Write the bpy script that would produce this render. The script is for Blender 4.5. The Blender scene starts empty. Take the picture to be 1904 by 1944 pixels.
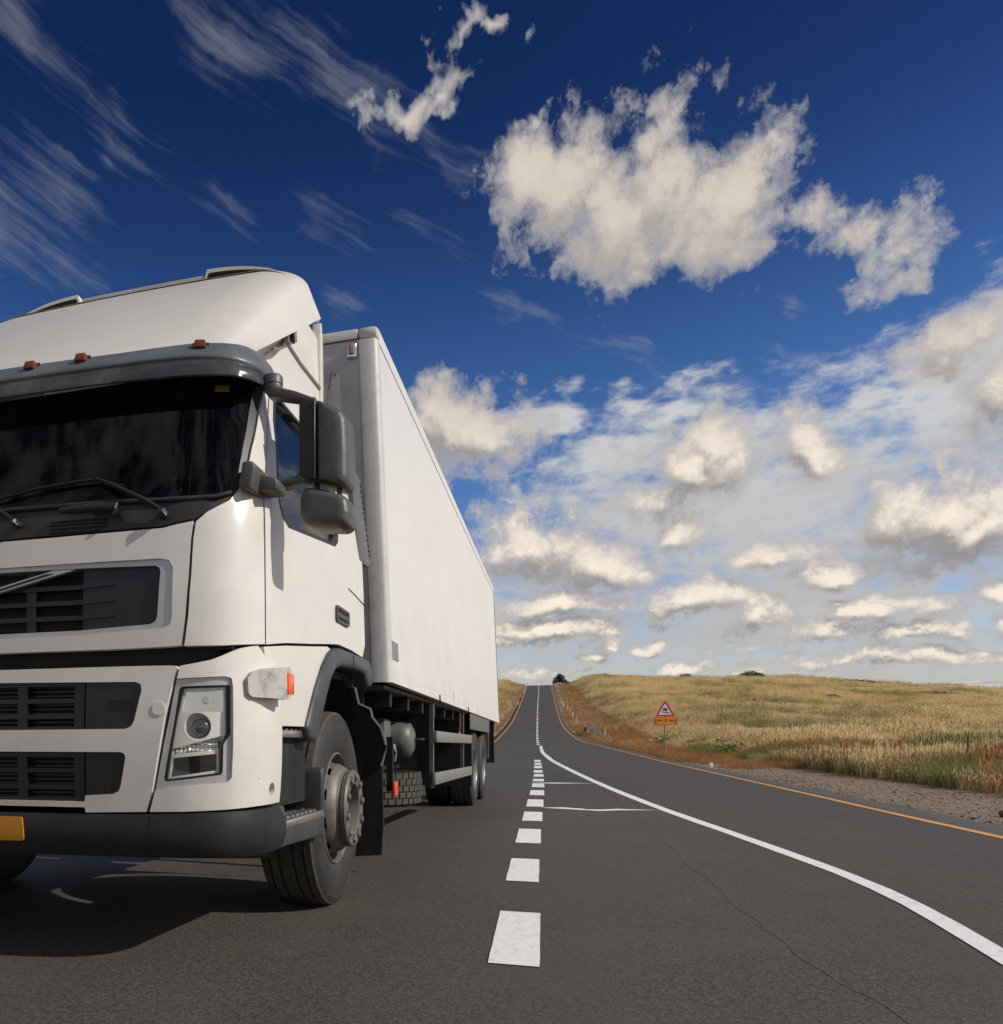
import bpy, bmesh, math, random, json, bisect
from mathutils import Vector, Matrix
from mathutils.geometry import delaunay_2d_cdt
random.seed(7)
R = math.radians
SC = bpy.context.scene
COL = SC.collection

# ------------------------------------------------------------------ camera
cd = bpy.data.cameras.new('camera')
cam = bpy.data.objects.new('camera', cd)
COL.objects.link(cam)
cam.location = (2.353, -4.536, .874)
cam.rotation_euler = (R(90), 0, .333)
cd.sensor_fit = 'HORIZONTAL'
cd.sensor_width = 36
cd.lens = 36 * 1631.3 / 1904
cd.shift_x = (952 - 502.9) / 1904
cd.shift_y = (1410.2 - 972) / 1904
cd.clip_start = .05
cd.clip_end = 6000
SC.camera = cam

# ------------------------------------------------------------------ colour management
SC.view_settings.view_transform = 'Standard'
SC.view_settings.look = 'None'
SC.view_settings.exposure = 0
SC.view_settings.gamma = 1
SC.view_settings.use_curve_mapping = False
SC.cycles.max_bounces = 7
SC.cycles.transparent_max_bounces = 12
SC.cycles.caustics_reflective = False
SC.cycles.caustics_refractive = False

# ------------------------------------------------------------------ sun
SUN_EL, SUN_FRONT = R(35), R(5)        # low, square to the truck's off-side
sun_dir = Vector((math.cos(SUN_EL) * math.cos(SUN_FRONT), -math.cos(SUN_EL) * math.sin(SUN_FRONT), math.sin(SUN_EL)))
sd = bpy.data.lights.new('sun', 'SUN')
sd.energy = 3.6
sd.angle = R(.53)
sd.color = (1, .955, .87)
sun = bpy.data.objects.new('sun', sd)
COL.objects.link(sun)
sun.rotation_euler = sun_dir.to_track_quat('Z', 'Y').to_euler()

# ------------------------------------------------------------------ node helpers
class NT:
    def __init__(s, tree):
        s.dim = '3D'; s.t = tree; s.n = tree.nodes; s.l = tree.links
    def new(s, typ, **kw):
        nd = s.n.new(typ)
        for k, v in kw.items(): setattr(nd, k, v)
        return nd
    def put(s, sock, v):
        if isinstance(v, bpy.types.NodeSocket): s.l.new(v, sock)
        else: sock.default_value = v
    def m(s, op, a, b=None, c=None, clamp=False):
        nd = s.new('ShaderNodeMath', operation=op, use_clamp=clamp)
        for i, v in enumerate((a, b, c)):
            if v is not None: s.put(nd.inputs[i], v)
        return nd.outputs[0]
    def v(s, op, a, b=None, c=None):
        nd = s.new('ShaderNodeVectorMath', operation=op)
        for i, x in enumerate((a, b, c)):
            if x is not None: s.put(nd.inputs[i], x)
        return nd.outputs['Value'] if op in ('LENGTH', 'DOT_PRODUCT', 'DISTANCE') else nd.outputs[0]
    def ss(s, x, a, b, lo=0., hi=1.):
        nd = s.new('ShaderNodeMapRange', interpolation_type='SMOOTHSTEP')
        s.put(nd.inputs[0], x); s.put(nd.inputs[1], a); s.put(nd.inputs[2], b); s.put(nd.inputs[3], lo); s.put(nd.inputs[4], hi)
        return nd.outputs[0]
    def mix(s, f, a, b, typ='MIX'):
        nd = s.new('ShaderNodeMix', data_type='RGBA', blend_type=typ)
        s.put(nd.inputs[0], f); s.put(nd.inputs[6], a if isinstance(a, bpy.types.NodeSocket) else (*a, 1)); s.put(nd.inputs[7], b if isinstance(b, bpy.types.NodeSocket) else (*b, 1))
        return nd.outputs[2]
    def noise(s, vec, scale, detail=4, rough=.55, dist=0., color=False):
        nd = s.new('ShaderNodeTexNoise', noise_dimensions=s.dim)
        if vec is not None: s.put(nd.inputs['Vector'], vec)
        nd.inputs['Scale'].default_value = scale; nd.inputs['Detail'].default_value = detail
        nd.inputs['Roughness'].default_value = rough; nd.inputs['Distortion'].default_value = dist
        return nd.outputs[1 if color else 0]
    def xyz(s, x, y, z):
        nd = s.new('ShaderNodeCombineXYZ')
        for i, q in enumerate((x, y, z)): s.put(nd.inputs[i], q)
        return nd.outputs[0]
    def sep(s, v):
        nd = s.new('ShaderNodeSeparateXYZ'); s.put(nd.inputs[0], v); return nd.outputs
# ------------------------------------------------------------------ world: Nishita sky with cumulus, a high veil and cirrus, laid out by azimuth / elevation in degrees
CUM = [(5.24,29.44,5.54,2.91,1),(0.09,31.67,3.6,2.64,0.95),(5.53,32.77,2.9,2.14,0.85),(9.46,28.55,3.79,2.62,0.9),(4.21,26.88,2.67,1.8,0.62),(10.8,30.32,1.32,1.02,0.6),(-1.17,35.0,1.43,1.01,0.35),(13.86,27.46,2.72,2.09,0.42),(16.03,26.17,2.82,2.08,0.36),(17.87,24.96,2.47,1.96,0.36),(16.96,23.33,2.3,1.44,0.25),(20.26,19.58,3.15,1.93,0.62),(21.3,17.38,3.06,2.19,0.7),(18.98,18.18,2.61,1.25,0.5),(-6.9,37.28,2.52,1.74,0.5),(-7.07,38.99,1.85,1.14,0.42),(-4.57,39.12,1.97,0.66,0.42),(-10.29,35.98,2.57,1.09,0.5),(-7.74,36.14,2.53,1.01,0.42),(-7.4,20.42,2.86,2.26,1),(-5.73,18.78,3.79,2.48,1),(-9.1,19.0,2.86,2.5,0.9),(6.96,15.99,3.23,2.75,0.9),(8.09,17.13,2.0,1.93,0.8),(5.38,14.4,2.97,1.42,0.8),(6.68,12.61,3.33,1.27,0.7),(12.36,16.33,2.3,1.86,0.9),(19.19,11.7,4.16,3.57,1),(17.19,11.46,2.47,2.94,0.8),(21.3,11.1,2.2,2.78,1),(-1.97,12.24,4.17,2.64,1),(1.95,10.7,3.58,2.14,1),(-3.75,11.7,2.55,2.43,0.7),(12.36,10.67,2.99,1.13,0.8),(15.32,9.06,2.49,1.27,0.85),(13.86,9.5,2.57,0.95,0.7),(-0.22,8.58,5.1,1.17,0.9),(-0.86,7.14,6.16,1.38,0.9),(2.56,6.19,1.97,0.87,0.7),(7.24,8.29,4.03,1.39,1),(10.8,7.28,2.57,1.26,0.95),(17.19,6.91,3.86,1.09,0.8),(14.36,5.85,2.07,0.87,0.9),(18.1,5.72,3.77,0.83,0.7),(21.09,7.61,1.33,1.11,0.8),(21.5,6.12,1.84,1.03,0.8),(15.32,7.21,1.87,0.77,0.7),(4.94,5.92,2.29,0.57,0.7),(10.26,5.2,2.43,0.55,0.7),(16.27,4.72,2.73,0.51,0.7),(20.47,4.33,1.9,0.48,0.7),(-3.43,6.24,2.54,0.7,0.7),(1.64,5.41,1.8,0.59,0.7),(7.24,4.56,2.2,0.56,0.7),(-2.13,4.2,2.09,0.6,0.6),(13.12,4.46,3.92,0.62,0.6),(18.32,4.46,4.33,0.58,0.6),(1.02,4.45,1.61,0.49,0.6)]
VEIL = [(10.26,13.53,14.91,6.92,1),(20.05,18.66,3.6,3.42,1.25),(21.5,19.73,2.43,2.36,1.2),(17.65,18.1,2.93,1.02,1.0),(-0.54,19.82,4.41,1.77,0.9),(6.96,19.42,4.82,1.68,0.95),(2.56,17.11,6.06,2.68,0.85),(14.84,14.55,7.27,3.0,0.9),(-2.13,16.04,3.85,1.55,0.7),(-3.75,7.75,9.73,3.98,1),(12.36,6.87,15.36,3.83,1),(28.69,11.87,4.79,8.98,1)]
CIR = [(-47.63,20.83,4.71,2.0,0.75),(-46.47,20.55,2.24,1.3,0.6),(-41.05,19.92,4.46,1.8,0.42),(-39.55,21.55,3.59,1.2,0.35),(-40.72,18.7,2.47,1.0,0.4),(-43.73,16.07,4.44,2.2,0.5),(-45.52,12.48,3.22,2.8,0.95),(-42.13,13.31,4.26,1.8,0.5),(-35.85,27.35,6.45,1.7,0.8),(-31.88,28.73,7.67,1.9,0.55),(-28.3,28.41,6.34,1.5,0.75),(-22.76,28.58,6.85,1.6,0.45),(-20.05,28.29,6.7,1.2,0.35),(-34.09,20.73,4.72,1.8,0.22),(-27.35,22.62,4.72,1.8,0.22),(-20.61,24.52,4.72,1.8,0.22),(-12.83,22.25,4.09,0.8,0.55),(-6.76,22.07,4.09,0.8,0.55),(-5.9,22.19,6.6,0.7,0.5),(-0.81,22.3,2.62,0.5,0.7),(-3.92,21.55,3.8,0.9,0.6),(-23.6,19.2,2.03,1.3,0.3),(3.56,24.39,3.09,0.5,0.3),(2.02,26.14,1.21,0.5,0.7)]

def lobes(N, vec, L, k=.18):
    acc = None
    for az, el, ra, re, w in L:
        d = N.v('LENGTH', N.v('MULTIPLY_ADD', vec, (1 / ra, 1 / re, 0), (-az / ra, -el / re, 0)))
        f = N.m('MULTIPLY_ADD', d, -1.0, w)          # w at the core, falling to 0 at the rim
        if acc is None: acc = f
        else: acc = N.m('SMOOTH_MAX', acc, f, k)
    return acc

def build_world():
    w = bpy.data.worlds.new('World'); SC.world = w; w.use_nodes = True
    N = NT(w.node_tree); N.dim = '2D'; N.n.clear()
    out = N.new('ShaderNodeOutputWorld'); bg = N.new('ShaderNodeBackground')
    N.l.new(bg.outputs[0], out.inputs[0])
    sky = N.new('ShaderNodeTexSky', sky_type='NISHITA', sun_disc=False)
    sky.sun_elevation = SUN_EL; sky.sun_rotation = R(90) + SUN_FRONT
    sky.altitude = 300; sky.air_density = 1.0; sky.dust_density = .6; sky.ozone_density = 2.5
    d = N.v('NORMALIZE', N.new('ShaderNodeTexCoord').outputs['Generated'])
    X, Y, Z = N.sep(d)
    el = N.m('MULTIPLY', N.m('ARCSINE', Z), 57.2958)
    az = N.m('MULTIPLY', N.m('ARCTAN2', X, Y), 57.2958)
    av = N.xyz(az, el, 0.)
    # cumulus group, sampled twice so that the tops shade the undersides
    g = bpy.data.node_groups.new('cumulus', 'ShaderNodeTree')
    g.interface.new_socket('Vector', in_out='INPUT', socket_type='NodeSocketVector')
    g.interface.new_socket('Field', in_out='OUTPUT', socket_type='NodeSocketFloat'); g.interface.new_socket('Soft', in_out='OUTPUT', socket_type='NodeSocketFloat')
    G = NT(g); G.dim = '2D'; gi = G.new('NodeGroupInput'); go = G.new('NodeGroupOutput')
    vec = gi.outputs[0]
    gx, ge, _ = G.sep(vec)
    flat = G.xyz(G.m('MULTIPLY', gx, 1.5), G.m('MULTIPLY', ge, 2.9), 7.)      # clouds grow smaller and flatter towards the horizon
    nearh = G.ss(ge, 5., 15.)
    warp = G.noise(vec, .16, 4, .58, color=True)
    amp = G.m('MULTIPLY_ADD', ge, .20, 2.2)
    wv = G.v('MULTIPLY', G.v('SUBTRACT', warp, (.5, .5, .5)), G.xyz(amp, G.m('MULTIPLY', amp, .8), 0.))
    f = lobes(G, G.v('ADD', vec, wv), CUM)
    nb = G.noise(vec, .26, 8, .61); na = G.noise(flat, .26, 7, .58)
    def billow(v, sc_):
        vo = G.new('ShaderNodeTexVoronoi', voronoi_dimensions='2D', feature='F1'); G.put(vo.inputs['Vector'], v); vo.inputs['Scale'].default_value = sc_
        vo.inputs['Detail'].default_value = 2.; vo.inputs['Roughness'].default_value = .55; vo.inputs['Lacunarity'].default_value = 2.3
        return G.m('SUBTRACT', .95, vo.outputs['Distance'])
    jig = G.v('MULTIPLY', G.v('SUBTRACT', G.noise(vec, .8, 6, .7, color=True), (.5, .5, .5)), (2.6, 2.0, 0.))
    vj = G.v('ADD', vec, jig); fj = G.xyz(G.m('MULTIPLY', G.sep(vj)[0], 1.25), G.m('MULTIPLY', G.sep(vj)[1], 2.1), 7.)
    bl = G.m('ADD', G.m('MULTIPLY', billow(vj, .34), nearh), G.m('MULTIPLY', billow(fj, .36), G.m('SUBTRACT', 1., nearh)))
    n1 = G.m('ADD', G.m('MULTIPLY', nb, nearh), G.m('MULTIPLY', na, G.m('SUBTRACT', 1., nearh)))
    # beyond the frame the same kind of sky goes on: scattered cumulus from noise alone
    side = G.ss(G.m('ABSOLUTE', G.m('ADD', gx, 7.)), 33., 41.)
    far = G.m('MULTIPLY', G.m('SUBTRACT', G.noise(vec, .07, 3, .55), .54), 3.6)
    far = G.m('SUBTRACT', far, G.m('MULTIPLY', G.m('SUBTRACT', 1., side), 5.))
    low = G.m('SUBTRACT', G.m('MULTIPLY', G.m('SUBTRACT', G.noise(G.xyz(G.m('MULTIPLY', gx, .55), G.m('MULTIPLY', ge, 2.1), 9.), .45, 3, .5), .5), 2.6), G.ss(ge, 3.5, 8., .05, 2.5))
    f = G.m('MAXIMUM', G.m('MAXIMUM', f, far), low)
    sf = G.m('MULTIPLY', G.m('SUBTRACT', bl, .2), G.m('MULTIPLY_ADD', nearh, -.25, .55))
    G.l.new(G.m('ADD', f, sf), go.inputs[1])
    f = G.m('ADD', f, G.m('MULTIPLY', G.m('SUBTRACT', n1, .42), 1.5))
    f = G.m('ADD', f, G.m('MULTIPLY', G.m('SUBTRACT', bl, .04), .75))
    f = G.m('ADD', f, G.ss(ge, 12., 21., .0, .02))
    G.l.new(f, go.inputs[0])
    def field(v):
        nd = N.new('ShaderNodeGroup'); nd.node_tree = g; N.l.new(v, nd.inputs[0]); return nd.outputs
    F0, S0 = field(av)
    step = N.m('MULTIPLY_ADD', el, .05, .55)
    _, S1 = field(N.v('ADD', av, N.xyz(N.m('MULTIPLY', step, .35), step, 0.)))
    cov = N.m('SUBTRACT', 1., N.m('POWER', 2.718, N.m('MULTIPLY', N.m('POWER', N.m('MAXIMUM', N.m('ADD', F0, .16), 0.), 1.5), -3.4)))
    high = N.ss(el, 17., 24.)
    grad = N.m('SUBTRACT', S0, S1)
    lit = N.ss(grad, N.m('MULTIPLY_ADD', high, -.30, -.30), .48)
    thin = N.ss(F0, .1, .9)
    shade = N.mix(high, (.25, .245, .25), (.44, .40, .37))
    ctop = N.mix(N.ss(el, 14., 22.), (1.0, .88, .74), (.66, .585, .51))
    core = N.mix(lit, shade, ctop)
    edge = N.mix(high, (.50, .48, .47), (.46, .45, .45))
    core = N.mix(N.m('MULTIPLY_ADD', high, -.09, .2), core, N.mix(N.ss(F0, .3, 1.6), (.25, .24, .24), (.95, .88, .8)))
    ccol = N.mix(thin, edge, core)
    # high veil: broad, soft, striated
    vp = N.xyz(N.m('MULTIPLY', az, .5), N.m('MULTIPLY', el, 1.0), 1.7)
    vw = N.v('MULTIPLY', N.v('SUBTRACT', N.noise(vp, .28, 4, .6, color=True), (.5, .5, .5)), (9., 6., 0.))
    vf = lobes(N, N.v('ADD', av, vw), VEIL, .3)
    vside = N.m('MULTIPLY', N.ss(N.m('ABSOLUTE', N.m('ADD', az, 7.)), 33., 41.), N.ss(el, 24., 10.))
    vf = N.m('MAXIMUM', vf, N.m('MULTIPLY_ADD', vside, 2.45, -2.))
    vf = N.m('ADD', vf, N.m('MULTIPLY', N.m('SUBTRACT', N.noise(vp, .42, 9, .66), .5), 1.7))
    vcov = N.m('MAXIMUM', N.m('MULTIPLY', N.ss(vf, .0, .75), .92), N.ss(el, 9., 3., 0., .95))
    vcol = N.mix(N.ss(el, 3., 22.), (.51, .505, .49), (.64, .64, .635))
    vcol = N.mix(N.m('MULTIPLY', N.ss(N.noise(vp, .5, 8, .65), .4, .7), .22), vcol, (.36, .37, .39))
    # cirrus streaks running down to the right, laid out in a frame turned along them
    ct, sn = math.cos(R(-24)), math.sin(R(-24))
    u = N.m('ADD', N.m('MULTIPLY', az, ct), N.m('MULTIPLY', el, sn))
    v = N.m('ADD', N.m('MULTIPLY', az, -sn), N.m('MULTIPLY', el, ct))
    uvv = N.xyz(u, v, 0.)
    cw = N.v('MULTIPLY', N.v('SUBTRACT', N.noise(uvv, .16, 4, .6, color=True), (.5, .5, .5)), (7., 4.4, 0.))
    cn = N.noise(N.v('ADD', N.xyz(N.m('MULTIPLY', u, .10), N.m('MULTIPLY', v, 1.25), 5.), N.v('MULTIPLY', cw, (.05, .28, 0))), 1., 9, .62)
    cside = N.ss(N.m('ABSOLUTE', N.m('ADD', az, 7.)), 33., 41.)
    cm = N.m('MAXIMUM', lobes(N, N.v('ADD', uvv, cw), CIR, .5), N.m('MULTIPLY_ADD', cside, 2.3, -2.))
    ccov = N.m('MULTIPLY', N.ss(N.m('ADD', cm, N.m('MULTIPLY', N.m('SUBTRACT', cn, .5), 2.7)), -.4, 1.5), .31)
    # polarised, deepened blue
    hs = N.new('ShaderNodeHueSaturation'); hs.inputs['Hue'].default_value = .497; hs.inputs['Saturation'].default_value = 1.22; N.l.new(sky.outputs[0], hs.inputs['Color'])
    gm = N.new('ShaderNodeGamma'); N.l.new(N.v('MULTIPLY', hs.outputs[0], (.1, .1, .1)), gm.inputs[0]); gm.inputs[1].default_value = 1.45
    pol = N.v('MULTIPLY', gm.outputs[0], (8.6, 8.6, 8.6))
    pol = N.v('MULTIPLY', pol, N.mix(N.ss(el, 38., 14.), (.75, .62, .80), (2.9, 2.0, 1.9)))
    col = N.mix(ccov, pol, (4.6, 4.7, 5.0))
    sc = lambda c: N.v('MULTIPLY', c, (10., 10., 10.))
    col = N.mix(vcov, col, sc(vcol))
    col = N.mix(cov, col, sc(ccol))
    N.l.new(col, bg.inputs[0]); bg.inputs[1].default_value = .1
    w.cycles.sampling_method = 'MANUAL'; w.cycles.sample_map_resolution = 512
build_world()

# ------------------------------------------------------------------ materials
MATS = {}
def mat(name, base=(.5, .5, .5), rough=.5, metal=0., coat=0., spec=.5, var=0., vscale=6., bump=0., bscale=60., dirt=None, dscale=3., damt=.5, fn=None):
    if name in MATS: return MATS[name]
    m_ = bpy.data.materials.new(name); m_.use_nodes = True
    N = NT(m_.node_tree); b = N.n['Principled BSDF']
    b.inputs['Roughness'].default_value = rough; b.inputs['Metallic'].default_value = metal
    b.inputs['Coat Weight'].default_value = coat; b.inputs['Coat Roughness'].default_value = .08
    b.inputs['Specular IOR Level'].default_value = spec
    pos = N.new('ShaderNodeNewGeometry').outputs['Position']
    c = None
    lo = tuple(x * (1 - var) for x in base); hi = tuple(min(1, x * (1 + var)) for x in base)
    c = N.mix(N.ss(N.noise(pos, vscale, 6, .65), .3, .7), lo, hi)
    if dirt:
        df = N.m('MULTIPLY', N.ss(N.noise(pos, dscale, 8, .7), .45, .78), damt)
        c = N.mix(df, c, dirt)
        N.l.new(N.m('ADD', rough, N.m('MULTIPLY', df, .4)), b.inputs['Roughness'])
    else:
        N.l.new(N.m('MULTIPLY_ADD', N.noise(pos, vscale * 3, 4), .16, rough - .08), b.inputs['Roughness'])
    N.l.new(c, b.inputs['Base Color'])
    if bump:
        bp = N.new('ShaderNodeBump'); bp.inputs['Strength'].default_value = bump; bp.inputs['Distance'].default_value = .004
        N.l.new(N.noise(pos, bscale, 4, .6), bp.inputs['Height']); N.l.new(bp.outputs[0], b.inputs['Normal'])
    if fn: fn(N, b, pos, c)
    MATS[name] = m_
    return m_

def paint_dirt(N, b, pos, c):
    # road film low on the bodywork, fine vertical runs, insect specks on the front
    x, y, z = N.sep(pos)
    low = N.m('MULTIPLY', N.ss(z, 1.5, .5), N.ss(N.noise(pos, 5., 7, .7), .3, .75))
    runs = N.ss(N.noise(N.xyz(N.m('MULTIPLY', x, 22.), N.m('MULTIPLY', y, 22.), N.m('MULTIPLY', z, 1.1)), 1., 5, .6), .5, .85)
    specks = N.m('GREATER_THAN', N.noise(pos, 70., 1, .5), .80)
    specks = N.m('MULTIPLY', specks, N.m('GREATER_THAN', N.noise(pos, 6., 2, .5), .48))
    k = N.m('ADD', N.m('MULTIPLY', low, .28), N.m('MULTIPLY', runs, .08), None)
    c2 = N.mix(k, c, (.42, .35, .26))
    c2 = N.mix(N.m('MULTIPLY', specks, .65), c2, (.12, .09, .06))
    N.l.new(c2, b.inputs['Base Color'])
    N.l.new(N.m('MULTIPLY_ADD', k, .9, .28), b.inputs['Roughness'])
    bp = N.new('ShaderNodeBump'); bp.inputs['Strength'].default_value = .06; bp.inputs['Distance'].default_value = .003
    N.l.new(N.noise(pos, 9., 3, .5), bp.inputs['Height']); N.l.new(bp.outputs[0], b.inputs['Normal'])
def box_dirt(N, b, pos, c):
    x, y, z = N.sep(pos)
    low = N.m('MULTIPLY', N.ss(z, 2.3, 1.25), N.ss(N.noise(pos, 2.2, 7, .65), .25, .8))
    edge = N.m('MULTIPLY', N.ss(y, 1.5, 1.1), N.ss(N.noise(pos, 9., 7, .7), .35, .7))
    runs = N.ss(N.noise(N.xyz(N.m('MULTIPLY', x, 10.), N.m('MULTIPLY', y, 16.), N.m('MULTIPLY', z, .6)), 1., 5, .6), .5, .9)
    k = N.m('ADD', N.m('MULTIPLY', low, .3), N.m('ADD', N.m('MULTIPLY', runs, .04), N.m('MULTIPLY', edge, .22)))
    c2 = N.mix(k, c, (.40, .35, .28)); N.l.new(c2, b.inputs['Base Color'])
    N.l.new(N.m('MULTIPLY_ADD', k, .5, .36), b.inputs['Roughness'])
WHITE = mat('white_truck_paint', (.70, .672, .61), .42, coat=.10, var=.03, fn=paint_dirt)
BOXW = mat('white_box_panel', (.71, .69, .655), .36, var=.03, vscale=2., fn=box_dirt)
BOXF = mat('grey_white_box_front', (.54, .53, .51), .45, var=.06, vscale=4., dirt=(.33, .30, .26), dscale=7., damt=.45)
PLAST = mat('dark_grey_plastic', (.048, .052, .056), .40, var=.25, vscale=9., dirt=(.14, .125, .10), dscale=5., damt=.35, bump=.12, bscale=500.)
BLACK = mat('black_plastic', (.014, .014, .015), .5, var=.3, dirt=(.05, .045, .04), dscale=6., damt=.4)
DARK = mat('dark_cavity', (.008, .008, .008), .85)
BUMPER = mat('bumper_black', (.017, .018, .017), .42, var=.25, vscale=9., dirt=(.07, .062, .05), dscale=5., damt=.3, bump=.1, bscale=500.)
MIRRORP = mat('mirror_grey_plastic', (.085, .084, .076), .42, var=.12, vscale=30., bump=.15, bscale=400.)
COWL = mat('cowl_black', (.022, .022, .023), .5, var=.2, dirt=(.08, .075, .065), dscale=6., damt=.3)
GRILLE = mat('grille_black', (.012, .013, .0135), .42, var=.2)
VISG = mat('grey_visor_paint', (.100, .115, .122), .38, var=.08, dirt=(.3, .29, .27), dscale=4., damt=.3)
VISD = mat('smoked_visor_plastic', (.032, .035, .040), .22, var=.2, dirt=(.22, .21, .20), dscale=3.5, damt=.35, spec=.6)
SILV = mat('silver_trim', (.52, .51, .49), .38, metal=.55, var=.06, dirt=(.3, .26, .2), damt=.35)
CHROME = mat('chrome', (.75, .75, .74), .13, metal=1., var=.05)
STEPM = mat('step_aluminium', (.62, .60, .57), .3, metal=.9, var=.12, vscale=30., dirt=(.2, .17, .13), dscale=20., damt=.6)
FRAME = mat('chassis_black', (.007, .0065, .006), .6, var=.3, dirt=(.03, .026, .022), dscale=3., damt=.5)
UNDER = mat('box_underside', (.06, .052, .042), .7, var=.2)
ALU = mat('dusty_aluminium', (.30, .30, .29), .42, metal=.5, var=.1, dirt=(.16, .14, .12), damt=.5)
TANK = mat('grey_tank_paint', (.115, .115, .11), .45, var=.12, dirt=(.2, .18, .15), damt=.5)
def tyre_fn(N, b, pos, c):
    x, y, z = N.sep(pos)
    dust = N.ss(N.noise(pos, 7., 8, .7), .35, .72)
    N.l.new(N.mix(N.m('MULTIPLY', dust, .5), c, (.052, .046, .038)), b.inputs['Base Color'])
TYRE = mat('tyre_rubber', (.020, .019, .018), .62, var=.25, bump=.25, bscale=90., fn=tyre_fn)
TREAD = mat('worn_tread_rubber', (.062, .054, .042), .8, var=.3, vscale=25., bump=.3, bscale=160.)
RIM = mat('dusty_steel_rim', (.165, .145, .122), .5, metal=.25, var=.18, vscale=18., dirt=(.11, .085, .06), dscale=11., damt=.7)
HUBM = mat('hub_grey', (.165, .152, .135), .5, metal=.25, var=.12, vscale=30., dirt=(.12, .10, .08), dscale=20., damt=.5)
AMBER = mat('amber_marker_lens', (.17, .038, .014), .3, var=.15)
ORANGE = mat('orange_lens', (.85, .10, .02), .25, var=.1, coat=.6)
PLATE = mat('orange_plate', (.62, .27, .015), .4, var=.04)
SEAL = mat('black_rubber_seal', (.012, .012, .013), .45)
FABRIC = mat('cab_interior', (.05, .052, .053), .8, var=.2)
REFLECT = mat('lamp_reflector', (.86, .83, .76), .28, metal=.1, var=.06)
PAPER = mat('pale_blue_paper', (.62, .82, .92), .6)
YELLOW = mat('yellow_sticker', (.55, .45, .03), .5)
LENSY = mat('clear_bulb_cover', (.55, .53, .5), .25, metal=.2)
def glass(name, tint, ior=1.5, boost=1.):
    m_ = bpy.data.materials.new(name); m_.use_nodes = True
    N = NT(m_.node_tree); N.n.clear()
    o = N.new('ShaderNodeOutputMaterial'); t = N.new('ShaderNodeBsdfTransparent'); t.inputs[0].default_value = (*tint, 1)
    gl = N.new('ShaderNodeBsdfGlossy'); gl.inputs['Roughness'].default_value = .02
    lw = N.new('ShaderNodeLayerWeight'); lw.inputs[0].default_value = .5; f0 = ((ior - 1) / (ior + 1)) ** 2      # Schlick, the same from both sides of the pane
    mx = N.new('ShaderNodeMixShader'); N.l.new(N.m('MULTIPLY', N.m('MULTIPLY_ADD', N.m('POWER', lw.outputs['Facing'], 5.), 1 - f0, f0), boost, clamp=True), mx.inputs[0])
    N.l.new(t.outputs[0], mx.inputs[1]); N.l.new(gl.outputs[0], mx.inputs[2])
    # thin dust film on the pane
    d = N.new('ShaderNodeBsdfDiffuse'); d.inputs[0].default_value = (.45, .44, .42, 1)
    m2 = N.new('ShaderNodeMixShader'); pos = N.new('ShaderNodeNewGeometry').outputs['Position']
    N.l.new(N.m('MULTIPLY', N.ss(N.noise(pos, 5., 8, .7), .4, .85), .022), m2.inputs[0])
    N.l.new(mx.outputs[0], m2.inputs[1]); N.l.new(d.outputs[0], m2.inputs[2]); N.l.new(m2.outputs[0], o.inputs[0])
    return m_
GLASS = glass('tinted_window_glass', (.66, .76, .73), 1.38)
SGLASS = glass('dark_side_glass', (.14, .16, .16), 1.42)
LENS = glass('headlamp_lens', (.93, .94, .93), 1.5)

# ------------------------------------------------------------------ mesh helpers
def link(o, parent=None):
    COL.objects.link(o)
    if parent: o.parent = parent
    return o
def mk(name, verts, faces, m, parent=None, smooth=False, sharp=None):
    me = bpy.data.meshes.new(name); me.from_pydata([tuple(v) for v in verts], [], faces)
    if m: me.materials.append(m)
    if smooth:
        me.polygons.foreach_set('use_smooth', [True] * len(me.polygons))
        if sharp is not None: me.set_sharp_from_angle(angle=R(sharp))
    me.update()
    return link(bpy.data.objects.new(name, me), parent)
def tag(o, label=None, cat=None, group=None, kind=None):
    if label: o['label'] = label
    if cat: o['category'] = cat
    if group: o['group'] = group
    if kind: o['kind'] = kind
    return o
def empty(name, loc=(0, 0, 0), parent=None, rz=0):
    o = bpy.data.objects.new(name, None); o.location = loc; o.rotation_euler = (0, 0, rz); o.empty_display_size = .2
    return link(o, parent)
def recalc(o):
    bm = bmesh.new(); bm.from_mesh(o.data); bmesh.ops.recalc_face_normals(bm, faces=bm.faces); bm.to_mesh(o.data); bm.free(); return o
def bevel(o, w, seg=2, ang=35):
    """bake a bevel on the mesh's sharp edges"""
    bm = bmesh.new(); bm.from_mesh(o.data)
    bmesh.ops.remove_doubles(bm, verts=bm.verts, dist=1e-5)
    bmesh.ops.recalc_face_normals(bm, faces=bm.faces)
    es = [e for e in bm.edges if len(e.link_faces) == 2 and e.calc_face_angle(0) > R(ang)]
    bmesh.ops.bevel(bm, geom=es, offset=w, segments=seg, profile=.5, affect='EDGES', clamp_overlap=True)
    for f in bm.faces: f.smooth = True
    bm.to_mesh(o.data); bm.free()
    o.data.set_sharp_from_angle(angle=R(40)); return o
def boxm(name, x0, x1, y0, y1, z0, z1, m, parent=None, bev=0, seg=2):
    v = [(x, y, z) for x in (x0, x1) for y in (y0, y1) for z in (z0, z1)]
    f = [(0, 1, 3, 2), (4, 6, 7, 5), (0, 4, 5, 1), (2, 3, 7, 6), (0, 2, 6, 4), (1, 5, 7, 3)]
    o = mk(name, v, f, m, parent)
    return bevel(o, bev, seg) if bev else o
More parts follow.
